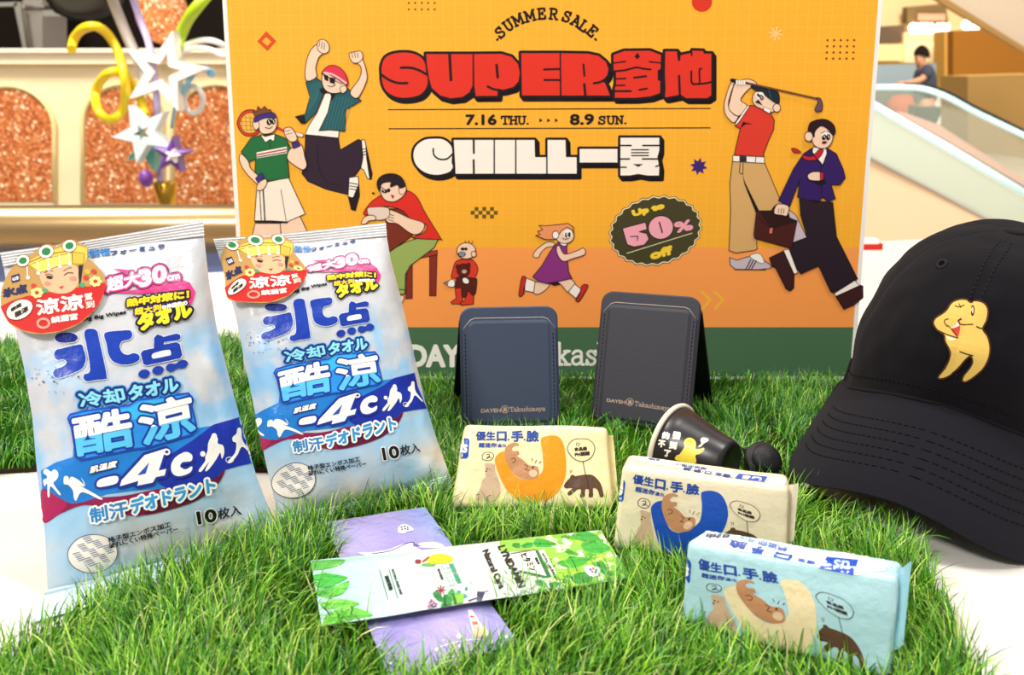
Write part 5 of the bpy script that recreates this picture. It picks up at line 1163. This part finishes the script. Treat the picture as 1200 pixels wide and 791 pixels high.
sachet(GR, ((459, 800), (607, 752), (498, 594), (381, 612)), 'lavender purple foil sachet lying under the green and white sachet', FOILM, purple, .0012, lambda s, t: mixc(mixc(rgb('#8a80c8'), rgb('#b4a8d6'), min(1, max(0, .5+.9*noise.noise(Vector((s*1.6, t*2.6, 2)))+(.35-s)*.8))), rgb('#8fa2dc'), min(1, max(0, (s-.62)*2.2))*min(1, t*1.2)))
def leaf(a, pts, c, rib='#2e8a2a'):
    a.L = 2; a.poly(pts, c, True); x0 = pts[0]; x1 = pts[len(pts)//2]; a.L = 3; a.stroke([x0, x1], .6, rib)
    for k_ in range(1, len(pts)//2):
        mx = (x0[0]+(x1[0]-x0[0])*k_/(len(pts)/2), x0[1]+(x1[1]-x0[1])*k_/(len(pts)/2)); a.L = 3; a.stroke([mx, pts[k_]], .4, rib); a.L = 3; a.stroke([mx, pts[-k_]], .4, rib)
def green(a):
    a.fr(360, 600, 5.275, 0)
    for p_, c in (([(38, 395), (110, 382), (200, 392), (248, 410), (170, 450), (80, 472), (45, 440)], '#3fae3a'), ([(55, 490), (120, 478), (200, 450), (262, 432), (220, 505), (130, 528), (75, 520)], '#57b83c'), ([(85, 570), (150, 545), (240, 545), (322, 570), (240, 595), (150, 600), (100, 600)], '#6cbf3e'), ([(105, 660), (170, 610), (280, 590), (405, 640), (300, 660), (200, 690), (110, 695)], '#62bc3a'), ([(30, 310), (100, 300), (180, 295), (235, 300), (200, 330), (120, 352), (40, 360)], '#5cb048')): leaf(a, p_, c)
    a.L = 2; a.stroke([(447, 360), (500, 545)], .6); a.L = 2; a.stroke([(505, 355), (560, 535)], .6); a.L = 2; a.text('清新薄荷', (478, 400), (508, 488), (500, 392), '#1b1b1b', .8); a.L = 2; a.text('NATURAL FRESH MINT', (520, 358), (575, 515), (534, 354), '#2a2a2a', .3)
    a.L = 1; a.poly([(745, 310), (760, 275), (800, 262), (850, 262), (900, 285), (880, 315), (780, 322)], '#f2c62a', True); a.L = 2; a.stroke([(715, 308), (752, 282)], 2.2, '#a8481e'); a.L = 2; a.ell((685, 308), 20, 14, '#8a2a1e', n=10); a.L = 1; a.ell((750, 328), 45, 10, '#5fa84a', n=12)
    a.fr(480, 610, 6.086, 0)
    for p_, c in (([(175, 545), (165, 520), (195, 505), (225, 535), (245, 575), (210, 580)], '#1f7a3a'), ([(260, 560), (275, 515), (305, 488), (325, 520), (318, 555), (285, 578)], '#2a9a3a'), ([(300, 575), (330, 545), (372, 560), (372, 580), (330, 588)], '#1f7a3a'), ([(240, 620), (230, 590), (262, 582), (300, 598), (290, 622), (262, 635)], '#2a8a3a'), ([(305, 610), (330, 590), (370, 588), (385, 602), (350, 620)], '#7ab83a'), ([(330, 530), (340, 500), (365, 505), (360, 532)], '#4a9a8a'), ([(392, 500), (400, 475), (412, 480), (412, 500)], '#5a9a9a'), ([(372, 545), (395, 525), (412, 540), (395, 555)], '#5aaa9a')): leaf(a, p_, c, '#125a24')
    for k_ in range(8): a.L = 3; q_ = k_*math.pi/4; a.stroke([(222, 500), (222+32*math.cos(q_), 500+30*math.sin(q_))], 1.2, '#8a2a2a')
    for k_ in range(16): a.L = 3; a.ell((160+34*math.cos(k_*2.4)*(k_/16)**.5, 605+36*math.sin(k_*2.4)*(k_/16)**.5), 9, 7, rnd.choice(['#8a4a7a', '#b884ae', '#5a2a4a']), n=8)
    a.L = 2; a.stroke([(420, 575), (505, 545)], 1.4, '#3a3a5a'); a.L = 2; a.stroke([(480, 580), (555, 572)], 1.4, '#3a3a5a')
    a.L = 1; a.ring((245, 400), 85, 70, .6, '#b8ccc6', 20)
    a.L = 2
    for k_ in range(5): a.L = 2; a.poly([(232+k_*12, 322+k_*29), (262+k_*12, 318+k_*29), (272+k_*12, 345+k_*29), (242+k_*12, 350+k_*29)], '#e6f4ee', ol=None); a.L = 3; a.stroke([(232+k_*12, 322+k_*29), (262+k_*12, 318+k_*29), (272+k_*12, 345+k_*29), (242+k_*12, 350+k_*29)], .5, '#3a8a6a', True)
    a.L = 2; a.text('SUPER GREEN', (280, 315), (340, 450), (310, 310), '#3a9a7a', .8); a.L = 2; a.text('草本調和', (196, 350), (226, 425), (212, 345), '#2a3a34', .4)
    a.L = 2; a.text('Natural Care', (520, 222), (640, 490), (560, 205), '#1b1b1b', 1.0); a.L = 2; a.text('LYNDAMIN', (630, 190), (780, 480), (678, 178), '#1b1b1b', 1.2)
    a.fr(590, 610, 6.594, 0)
    a.L = 0; a.poly([(-30, 160), (250, 130), (500, 95), (740, 70), (800, 150), (1010, 420), (720, 530), (480, 575), (440, 480), (400, 420), (290, 225), (60, 240), (-20, 260)], '#86bf4c')
    for k_ in range(90):
        x, y = 330+rnd.random()*560, 130+rnd.random()*370
        if (x-330)*.62+100 > y+330 or y > 520-(x-450)*.15: continue
        a.L = 1; a.ell((x, y), 25+rnd.random()*35, 12+rnd.random()*18, rnd.choice(['#3aa034', '#6cb83c', '#d6dcae', '#a4cc44', '#278a34', '#dfe2c4']), rnd.random()*60-20, n=12)
    for p_, c in (([(540, 110), (580, 95), (660, 90), (720, 120), (740, 150), (640, 160), (560, 150)], '#2f9e3e'), ([(620, 225), (680, 180), (760, 170), (830, 220), (760, 250), (680, 250)], '#3aa844'), ([(410, 330), (500, 300), (600, 285), (670, 300), (600, 350), (500, 370)], '#38a63c'), ([(520, 440), (600, 400), (660, 420), (690, 450), (640, 480), (560, 490)], '#2a8f38'), ([(700, 340), (760, 320), (800, 370), (810, 440), (760, 410)], '#228a48'), ([(480, 520), (560, 510), (640, 530), (640, 555), (540, 560)], '#58b83e'), ([(820, 470), (900, 440), (1000, 430), (960, 470), (860, 500)], '#5fb85a')): leaf(a, p_, c)
    a.L = 4; a.poly([(115, 395), (240, 232), (268, 235), (370, 440), (340, 445)], '#1d6a34'); a.L = 5; a.poly([(60, 260), (240, 232), (335, 440), (120, 390)], '#fbfcfa'); a.L = 6; a.stroke([(130, 395), (340, 442)], 2.2, '#1d7a3c'); a.L = 6; a.stroke([(60, 262), (240, 233)], 1.6, '#6a5a3a'); a.L = 6; a.poly([(280, 240), (310, 228), (410, 415), (375, 425)], '#f2f5ee')
    a.L = 7; a.text('ヒタミン', (130, 275), (212, 400), (180, 255), '#1b1b1b', 1.2); a.L = 7; a.text('葉蓮明', (240, 295), (265, 345), (258, 290), '#1b1b1b', .9); a.L = 7; a.text('NATURAL CARE 草本', (292, 262), (382, 422), (312, 252), '#3a4a38', .5)
    for p_, c in (([(70, 200), (75, 178), (120, 180), (130, 205), (100, 215)], '#1f8a3a'), ([(140, 200), (180, 172), (225, 178), (220, 205), (160, 215)], '#259a40'), ([(232, 180), (260, 145), (340, 155), (410, 185), (360, 205), (260, 205)], '#2a9e3c'), ([(245, 470), (290, 460), (330, 490), (320, 515), (270, 505)], '#1f8a38'), ([(355, 490), (400, 475), (435, 490), (400, 520), (365, 515)], '#24923c'), ([(265, 540), (300, 520), (335, 545), (310, 600), (275, 590)], '#2a963a'), ([(345, 535), (390, 525), (440, 560), (400, 580)], '#3aa23e')): leaf(a, p_, c, '#0f5a26')
    a.L = 7; a.poly([(620, 365), (690, 355), (740, 375), (735, 425), (690, 438), (650, 420)], '#f6f7fa', True)
    for x, y, c in ((672, 385, '#3a3a9a'), (695, 378, '#c83a3a'), (715, 388, '#2a7ac0'), (685, 402, '#b03a6a'), (708, 405, '#2a3a9a')): a.L = 8; a.ell((x, y), 11, 10, c, n=8)
GR2 = Ground((377, 733), (739, 677), .0150)
sachet(GR2, ((377, 733), (739, 677), (704, 621), (364, 657)), 'green and white herbal foil sachet with leaf pictures lying across the purple one', FOILM, green, .0022, lambda s, t: mixc(rgb('#a9d3c6'), rgb('#c6cfcb'), min(1, max(0, (s-.1)*3.2))))
# ================================================================ CUP
cz = Vector((0, 0, 0))
def at_z(x, y, z): return gr(x, y, z)
CR_ = at_z(787, 522, .032); CB_ = at_z(851, 546, .033)
ax = (CB_-CR_); CL = ax.length; ax.normalize()
CL = .040; tw = Vector((ax.x, ax.y, 0))
# swing the foot towards the viewer so that its disc shows a little
ax = (RT*.70 + Vector((0, -.62, 0)) + Vector((0, 0, -.05))).normalized()
cup = thing('espresso_cup', Vector((CR_.x, CR_.y, 0)), 'small black cup with cream rim lying on its side beside the black cap', 'cup')
r0, r1 = .0250, .0140
DK = mat('#1d191f', 'plastic'); RIM = mat('#e9dcc6', 'plastic')
m = MB(); O = CR_
m.lathe(O, ax, [(r0-.0012, .0008), (r0, .002), (r0-.0026, .011), (r0+(r1-r0)*.72, CL*.72), (r1+.0012, CL-.0025), (r1, CL-.0006), (r1-.002, CL+.0004), (r1-.003, CL-.0012), (.0001, CL-.0012)], DK, 64)
m.lathe(O, ax, [(r0-.0016, .0008), (r0-.0042, .011), (r0+(r1-r0)*.72-.0016, CL*.72), (r1-.001, CL-.004), (.0001, CL-.004)], DK, 64)
sf_ = MB(); sf_.lathe(O, ax, [(r0, .002), (r0-.0026, .011), (r0+(r1-r0)*.72, CL*.72), (r1+.0012, CL-.0025), (r1, CL)], DK, 64)
a = Art(MeshSurf(sf_), 'plastic', 1.6e-5, 1.6e-4, 4.0, None, '#2a2026')
a.fr(710, 460, 5.217, 0)
IV = '#f3ead6'
for ch, x, y, sz in (('醬', 432, 262, 46), ('到', 410, 322, 44), ('的', 366, 262, 42), ('不', 340, 312, 42), ('了', 374, 370, 40)):
    a.L = 0; a.text(ch, (x-sz/2, y+sz*.42), (x+sz*.42, y+sz*.55), (x-sz*.36, y-sz*.5), IV, 1.1, ((IV, .9),)) if False else a.text(ch, (x-sz/2, y+sz*.42), (x+sz*.42, y+sz*.55), (x-sz*.36, y-sz*.5), IV, 1.3)
a.L = 0; a.poly([(478, 300), (500, 278), (530, 282), (550, 305), (550, 345), (575, 345), (598, 338), (600, 352), (575, 375), (548, 385), (545, 432), (430, 412), (432, 385), (450, 378), (470, 350), (480, 330)], '#f0d94a', True); a.L = 2
for x, y in ((505, 296), (520, 300)): a.L = 2; a.ell((x, y), 3, 3, '#3a2a1a', n=8)
a.L = 0; a.poly([(566, 328), (582, 312), (578, 290), (590, 276), (622, 282), (626, 296), (600, 312), (585, 328), (572, 334)], IV, True)
a.emit(m); m.build('cup_body', cup)
m = MB(); a_ = ax.orthogonal().normalized(); b_ = ax.cross(a_)
m.tube([O+(a_*math.cos(q)+b_*math.sin(q))*(r0+.0002)+ax*.0008 for q in [2*math.pi*k/64 for k in range(64)]], .00165, RIM, 10, True); m.build('cream_rim', cup)['label'] = 'cream rolled rim'
# strap with round stud, passing behind the foot of the cup
bt = gr(897, 539, .024)
m = MB(); sp = [gr(828, 506, .026), gr(850, 515, .026), gr(876, 527, .023), gr(897, 541, .018), gr(914, 555, .013), gr(934, 570, .008)]
cs = catmull([(p.x, p.y) for p in sp], False, 4); zs = [sp[0].z+(sp[-1].z-sp[0].z)*i/(len(cs)-1) for i in range(len(cs))]
m.tube([Vector((x, y, z)) for (x, y), z in zip(cs, zs)], .0072, mat('#100e12', 'matte'), 12, flat=.22, up=(0, 0, 1)); sto = m.build('strap', cup)
m = MB(); nb = (Vector((.25, -.72, .62))).normalized()
m.lathe(bt-nb*.004, nb, [(.0001, -.004), (.0105, -.003), (.0122, 0), (.0122, .0025), (.011, .0036), (.0098, .0038), (.0095, .006), (.0084, .0082), (.0056, .0096), (.0001, .0102)], mat('#151318', 'leather'), 36); m.build('round_stud', cup)

# ================================================================ CAP
cq = [0.3056, 0.58055, 0.07347, -0.66994, 0.09001, 0.10136, 0.08473, 0.45218, 0.13871, 5.51817, 0.08384, 2.48496]
KA, KB = .080, .092
Rz, Ry, Rx = Matrix.Rotation(cq[3], 3, 'Z'), Matrix.Rotation(cq[5], 3, 'Y'), Matrix.Rotation(cq[4], 3, 'X')
RM = Rz @ Ry @ Rx; KO = Vector(cq[:3]); KH, KS, KD, KK, KX, KP = cq[6:]
def kw(x, y, z): return KO + RM @ Vector((x, y, z))
def crown_l(phi, th, g=1.0):
    ct, st_ = max(math.cos(th), 0), max(math.sin(th), 0)
    r = ct**(2/KP); z = KH*st_**(2/KP); x = KA*r*math.sin(phi)*g; y = KB*r*math.cos(phi)*g
    fr = min(1, max(0, (y/KB+.4)/.8))
    return [x, y, z*g-KK*x*x*fr*(1-st_)**.5]
def crown_w(phi, th, off=0.0, g=1.0):
    x, y, z = crown_l(phi, th, g)
    # shallow seam grooves between the six panels and slack in the cloth
    d = min(abs(((phi/(math.pi/3))+.0) % 1.0), 1-abs(((phi/(math.pi/3))) % 1.0))*math.pi/3
    gr_ = -.0009*math.exp(-(d/.03)**2)*math.cos(th)**.3 if th < 1.5 else 0
    sl = (.0022*noise.noise(Vector((x*28, y*28, z*28+4)))+.0010*noise.noise(Vector((x*70, y*70, z*70))))*min(1, math.cos(th)*4)
    n = Vector((x/KA**2, y/KB**2, z/KH**2)).normalized()
    p = Vector((x, y, z))+n*(off+gr_+sl); return kw(p.x, -p.y, p.z)
CB = mat('#100e13', 'cloth'); CB2 = mat('#15141b', 'cloth')
cap = thing('baseball_cap', Vector((KO.x, KO.y, 0)), 'black baseball cap with a small yellow embroidered bear, at the right edge', 'cap')
m = MB(); ths = [math.pi/2*.999*(i/40)**1.25 for i in range(41)]; phs = [2*math.pi*j/144 for j in range(144)]
rows = [[crown_w(ph, th) for ph in phs] for th in ths]
# side and back skirt reaching down to the table
skirt = []
for k in range(6, 0, -1):
    r = []
    for ph in phs:
        w = min(1, max(0, (abs((ph+math.pi) % (2*math.pi)-math.pi)-1.25)/.6)); w = w*w*(3-2*w); p = crown_w(ph, 0); zt_ = p.z+(.003-p.z)*w*k/6; r.append(Vector((p.x, p.y, zt_)))
    skirt.append(r)
m.grid(skirt+rows, CB, True, True)
fo = MB(); fo.grid(rows, CB, True, True)
m.grid([[crown_w(ph, th, -.0015) for ph in phs] for th in ths[::2]], CB2, True, True)
m.build('crown', cap)
def brim_l(t, w):
    ii = t*math.radians(78)/(math.pi/2); ix, iy = KA*math.sin(ii), KB*math.cos(ii); e = .62
    ox = KX*math.copysign(abs(math.sin(t))**e, t); oy = KB*math.cos(math.radians(78))+KD*abs(math.cos(t))**e
    x, y = ix+(ox-ix)*w, iy+(oy-iy)*w
    return x, y, -(max(y-iy, 0))*math.tan(KS)-KK*x*x
def brim_w(t, w, off=0.0): x, y, z = brim_l(t, w); return kw(x, -y, z+off)
ts = [-math.pi/2*.999+math.pi*.999*i/120 for i in range(121)]; ws = [i/24 for i in range(25)]
bm_ = MB(); topg = [[brim_w(t, w, .0016*min(1, (1-w)*8+.15)) for t in ts] for w in ws]; botg = [[brim_w(t, w, -.0016*min(1, (1-w)*8+.15)) for t in ts] for w in ws]
bm_.grid(topg, CB2); bm_.grid(botg, CB2); bm_.grid([topg[-1], botg[-1]], CB2); bm_.grid([topg[0], botg[0]], CB2)
brim = bm_.build('brim', cap)
bm_ = MB()
for w in (.30, .39, .48, .57, .66, .75):
    L_ = math.radians(62-(w-.3)*12); n_ = 46
    for i in range(n_):
        t0 = -L_+2*L_*i/n_; t1 = t0+2*L_/n_*.62
        bm_.tube([brim_w(t0, w, .0017), brim_w((t0+t1)/2, w, .0020), brim_w(t1, w, .0017)], .00034, mat('#07070a', 'thread'), 5)
bm_.build('brim_stitching', cap)
bm_ = MB()
for i in range(64):
    t0 = -math.pi*.48+math.pi*.96*i/64
    ii = t0*math.radians(78)/(math.pi/2)
    bm_.tube([crown_w(ii, .012+.05, .0004), crown_w(ii+.012, .012+.05, .0004)], .00036, mat('#07070a', 'thread'), 5)
for sgn in (-.035, .035):
    for i in range(30):
        th = .12+i*.043; bm_.tube([crown_w(sgn/max(math.cos(th), .25), th, .0004), crown_w(sgn/max(math.cos(th+.02), .25), th+.022, .0004)], .0003, mat('#1c1c22', 'thread'), 5)
bm_.build('seam_stitching', cap)
bm_ = MB(); bm_.tube([crown_w(-1.45+2.9*i/60, .004, .001) for i in range(61)], .0012, CB, 8); bm_.build('brim_welt', cap)
for ph in (-.52, .52, 1.57, -2.62, 2.62):
    bm_ = MB(); p = crown_w(ph, .95, .0006); n = (p-kw(0, 0, KH*.3)).normalized(); a1 = n.orthogonal().normalized(); b1 = n.cross(a1)
    bm_.tube([p+(a1*math.cos(q)+b1*math.sin(q))*.0026 for q in [2*math.pi*k/20 for k in range(20)]], .0009, mat('#1d1c24', 'thread'), 8, True); bm_.build('eyelet', cap)
bm_ = MB(); p = crown_w(0, math.pi/2*.999); n = (RM @ Vector((0, 0, 1))); bm_.lathe(p-n*.001, n, [(.0001, 0), (.007, 0), (.0068, .0012), (.005, .0018), (.0001, .002)], CB, 24); bm_.build('top_button', cap)
# embroidered bear
a = Art(MeshSurf(fo), 'thread', 3e-5, 9e-4, 4.0, None, '#4a2a16'); a.fr(1080, 330, 5.65, 0)
YB = '#d8b45c'
body = [(170, 190), (200, 145), (250, 122), (300, 122), (325, 140), (370, 130), (420, 150), (440, 195), (430, 260), (405, 315), (435, 365), (452, 430), (445, 500), (410, 570), (360, 620), (300, 660), (272, 655), (280, 620), (320, 570), (338, 530), (325, 495), (290, 520), (240, 580), (180, 625), (130, 642), (112, 630), (150, 580), (180, 520), (190, 460), (160, 400), (150, 355), (105, 320), (82, 280), (95, 245), (140, 215)]
a.poly(body, YB, True); a.stroke(body, 2.0, None, True, True)
L0 = a.L
for st_, w in (([(225, 165), (250, 172), (285, 160)], 1.2), ([(250, 150), (262, 178)], 1.0), ([(180, 250), (160, 255), (155, 275), (175, 300)], 1.2), ([(105, 320), (170, 352), (240, 375)], 1.3), ([(175, 290), (215, 330), (240, 375)], 1.0), ([(250, 255), (262, 285), (340, 285)], 1.3), ([(258, 465), (300, 480), (340, 490)], 1.6), ([(365, 300), (385, 310), (405, 312)], 1.6), ([(245, 262), (262, 250)], 1.8)):
    a.L = L0; a.stroke(st_, w, None, False, len(st_) > 2)
a.L = L0; a.poly([(330, 165), (350, 165), (356, 195), (345, 230), (332, 220)], '#4a2a16', True); a.L = L0+1; a.poly([(336, 175), (346, 175), (349, 200), (341, 215)], '#d9b0a0', True)
a.L = L0; a.poly([(195, 310), (225, 290), (240, 270), (255, 290), (252, 330), (240, 365), (215, 345)], '#c8402e', True); a.L = L0+1; a.poly([(195, 308), (225, 290), (240, 272), (252, 292), (235, 302), (212, 310)], '#e8d8c8', True); a.L = L0; a.poly([(172, 365), (200, 375), (228, 382), (205, 392), (180, 385)], '#e8dccc', True)
bm_ = MB(); a.emit(bm_); bm_.build('embroidered_patch', cap)['label'] = 'yellow embroidered bear holding a red drink'

# ================================================================ GRASS
def inside(P, poly):
    x, y = P[:, 0], P[:, 1]; c = np.zeros(len(P), bool); n = len(poly)
    for i in range(n):
        x0, y0 = poly[i]; x1, y1 = poly[i-1]
        with np.errstate(divide='ignore', invalid='ignore'): c ^= ((y0 > y) != (y1 > y)) & (x < (x1-x0)*(y-y0)/(y1-y0)+x0)
    return c
def g2(*pts, z=0.0): return [tuple(gr(x, y, z)[:2]) for x, y in pts]
def grow(poly, d):
    cx = sum(p[0] for p in poly)/len(poly); cy = sum(p[1] for p in poly)/len(poly); o = []
    for x, y in poly: l = math.hypot(x-cx, y-cy); o.append((x+(x-cx)/l*d, y+(y-cy)/l*d))
    return o
def xy(p): return (p.x, p.y)
def back(pl, w, d): return [xy(pl.A), xy(pl.A+pl.U*w), xy(pl.A+pl.U*w+Vector((-pl.N.x, -pl.N.y, 0)).normalized()*d), xy(pl.A+Vector((-pl.N.x, -pl.N.y, 0)).normalized()*d)]
BLK = [  # footprint, tallest blade tip allowed
 (back(PL, PL.W, .02), .001), (back(pl1, pl1.W, .05), .002), (back(pl2, pl2.W, .05), .005),
 (back(Plane((541, 503), (656, 500), .01, 0), .07, .010), .008), (back(Plane((692, 494), (806, 507), .01, 0), .07, .010), .008),
 (back(Plane((528, 594), (719, 595), .011, 0), .094, .045), .008), (back(Plane((718, 643), (921, 668), .011, 0), .087, .034), .008), (back(Plane((797, 730), (1041, 797), .011, 0), .088, .034), .008),
 (g2((524, 594), (722, 594), (724, 622), (520, 622)), .0105), (g2((714, 643), (925, 668), (925, 690), (712, 662)), .014), (g2((793, 730), (1045, 797), (1045, 822), (788, 756)), .0125),
 (g2((538, 500), (660, 498), (664, 516), (536, 518)), .011), (g2((686, 492), (812, 506), (812, 524), (684, 510)), .012), (g2((318, 606), (530, 566), (534, 580), (322, 622)), .014), (g2((280, 447), (1014, 449), (1014, 462), (280, 460)), .012), (g2((868, 520), (900, 505), (930, 530), (930, 570), (890, 560)), .012), (g2((300, 630), (340, 612), (345, 622), (306, 640)), .012),
 (g2((459, 800), (607, 752), (498, 594), (381, 612), z=.008), .0085), (g2((377, 733), (739, 677), (704, 621), (364, 657), z=.010), .0095),
 ([(CR_.x-.028, CR_.y-.03), (CR_.x+.045, CR_.y-.035), (CR_.x+.045, CR_.y+.015), (CR_.x-.025, CR_.y+.03)], .006),
 ([xy(brim_w(t, 1)) for t in ts[::6]]+[xy(crown_w(1.36-2.72*i/10, 0)) for i in range(11)], .004), ([xy(crown_w(2*math.pi*i/24, 0)) for i in range(24)], .004)]
def grass(name, label, outline, dens, lmin, lmax, wid, cols, seed, skip=None, ymin=.2, thick=.003):
    rs = np.random.default_rng(seed); xs = [p[0] for p in outline]; ys = [max(p[1], ymin) for p in outline]
    x0, x1, y0, y1 = min(xs), max(xs), min(ys), max(ys); N = int((x1-x0)*(y1-y0)*dens)
    P = np.stack([rs.uniform(x0, x1, N), rs.uniform(y0, y1, N)], 1); k = inside(P, outline)
    if skip is not None: k &= ~inside(P, skip)
    P = P[k]; N = len(P)
    Ln = rs.uniform(lmin, lmax, N)*(1-.25*rs.random(N)**2); cap_ = np.full(N, 9.0)
    for poly, zt in BLK: cap_ = np.where(inside(P, poly), np.minimum(cap_, zt), cap_)
    keep = (cap_ > 1) | (rs.random(N) < .45); P, Ln, cap_ = P[keep], Ln[keep], cap_[keep]; N = len(P)
    # clumped lean direction
    cl = np.array([noise.noise(Vector((x*26, y*26, seed))) for x, y in P]); c2 = np.array([noise.noise(Vector((x*9, y*9, seed+5))) for x, y in P])
    az = .9+cl*4+c2*3+rs.normal(0, 1.0, N); lean = np.clip(rs.normal(.75, .38, N), .05, 1.35); bend = rs.uniform(.15, .9, N)
    S = 4; V = np.zeros((N, S*2+1, 3), np.float32); pos = np.stack([P[:, 0], P[:, 1], np.full(N, thick*.6)], 1); seg = Ln/(S)
    side = np.stack([-np.sin(az), np.cos(az), np.zeros(N)], 1); tw_ = rs.normal(0, .6, N); side[:, 2] = np.sin(tw_)*.5
    W = wid*rs.uniform(.7, 1.3, N)
    pts = [pos.copy()]; a_ = lean*.35
    for s in range(S):
        d = np.stack([np.cos(az)*np.sin(a_), np.sin(az)*np.sin(a_), np.cos(a_)], 1); pos = pos+d*seg[:, None]; pts.append(pos.copy()); a_ = np.minimum(a_+(lean*.65+bend)/S, 1.95)
    pts = np.stack(pts, 1); zmax = pts[:, :, 2].max(1); sc = np.minimum(1, np.maximum(cap_-thick*.6, .0015)/np.maximum(zmax-thick*.6, 1e-4))
    pts[:, :, 2] = thick*.6+(pts[:, :, 2]-thick*.6)*sc[:, None]
    shr = np.where(cap_ < 1, .55, 1.0); pts[:, :, :2] = pts[:, :1, :2]+(pts[:, :, :2]-pts[:, :1, :2])*shr[:, None, None]
    wp = (1.0, .95, .8, .5)
    for s in range(S):
        V[:, 2*s] = pts[:, s]-side*(W*wp[s]/2)[:, None]; V[:, 2*s+1] = pts[:, s]+side*(W*wp[s]/2)[:, None]
    V[:, 2*S] = pts[:, S]
    nv = S*2+1; base = (np.arange(N)*nv)[:, None]
    q = np.array([[2*s, 2*s+1, 2*s+3, 2*s+2] for s in range(S-1)]).ravel(); quads = (base+q[None]).reshape(-1, 4); tri = base+np.array([[2*S-2, 2*S-1, 2*S]])
    me = bpy.data.meshes.new(name); me.vertices.add(N*nv); me.vertices.foreach_set('co', V.reshape(-1)); nq, nt_ = len(quads), len(tri)
    me.loops.add(nq*4+nt_*3); me.loops.foreach_set('vertex_index', np.concatenate([quads.ravel(), tri.ravel()]).astype(np.int32))
    me.polygons.add(nq+nt_); me.polygons.foreach_set('loop_start', np.concatenate([np.arange(nq)*4, nq*4+np.arange(nt_)*3]).astype(np.int32))
    me.polygons.foreach_set('use_smooth', np.ones(nq+nt_, bool))
    C = np.array([rgb(c)[:3] for c, w in cols]); pr = np.array([w for c, w in cols], float); pr /= pr.sum()
    ci = rs.choice(len(cols), N, p=pr); col = C[ci]*rs.uniform(.8, 1.25, N)[:, None]; col = np.concatenate([col, np.ones((N, 1))], 1)
    at = me.color_attributes.new('tint', 'FLOAT_COLOR', 'POINT'); at.data.foreach_set('color', np.repeat(col, nv, 0).astype(np.float32).ravel())
    me.update(calc_edges=True); me.validate(); me.materials.append(GRM)
    cx, cy = (x0+x1)/2, (y0+y1)/2; t = thing(name, (cx, cy, 0), label, 'artificial turf'); me.transform(Matrix.Translation((-cx, -cy, 0)))
    o = bpy.data.objects.new('grass_blades', me); COL.objects.link(o); o.parent = t; o['kind'] = 'stuff'; ORG[o] = Vector((cx, cy, 0))
    m = MB(); f = [Vector((x, y, thick)) for x, y in outline]; b = [Vector((x, y, .0003)) for x, y in outline]; n = len(f)
    m.add(f+b, [tuple(range(n)), tuple(range(2*n-1, n-1, -1))]+[(i, i+n, (i+1) % n+n, (i+1) % n) for i in range(n)], mat('#2a2412', 'matte')); m.build('backing', t)
    print('blades', name, N)
GRM = attr_mat('turf_blade', .36, .5)
_nt = GRM.node_tree; _b = _nt.nodes['Principled BSDF']
_tl = _nt.nodes.new('ShaderNodeBsdfTranslucent'); _mx = _nt.nodes.new('ShaderNodeMixShader'); _mx.inputs[0].default_value = .18
_at = [n for n in _nt.nodes if n.type == 'ATTRIBUTE'][0]; _nt.links.new(_at.outputs['Color'], _tl.inputs['Color'])
_nt.links.new(_b.outputs[0], _mx.inputs[1]); _nt.links.new(_tl.outputs[0], _mx.inputs[2]); _nt.links.new(_mx.outputs[0], _nt.nodes['Material Output'].inputs[0])
front = g2((-30, 800), (0, 786), (60, 750), (130, 716), (230, 668), (330, 624))+[(-.115, .535), (-.06, .575), (.0, .60), (.07, .60), (.14, .575)]+g2((935, 572), (1000, 605), (1055, 640), (1100, 705), (1128, 770))+[(.19, .32), (.15, .24), (-.16, .24), (-.2, .3)]
front = catmull(front, True, 3)
GC = [('#55961e', 4), ('#7cbc2c', 4), ('#a3d444', 3), ('#3f841c', 4), ('#235614', 4), ('#c4e066', 1.3), ('#dcdc96', .5)]
grass('turf_mat', 'round green artificial turf mat in front carrying the small packs and sachets', front, 340000, .014, .031, .00078, GC, 3, None, .22)
rear = [(-.62, .70)]+g2((-60, 566), (0, 556), (60, 552))+[(-.2, .565), (0, .56), (.2, .55), (.33, .56), (.40, .62), (.42, .752), (-.232, .752), (-.245, .86), (-.6, .83)]
GC2 = [('#418a20', 4), ('#62a82c', 3), ('#2c6c18', 4), ('#8cc43c', 2), ('#1c4c12', 3.5), ('#b6d45e', .8)]
grass('turf_mat', 'long green artificial turf strip at the back, under the wallets and poster', rear, 300000, .013, .026, .00088, GC2, 5, front, .5)
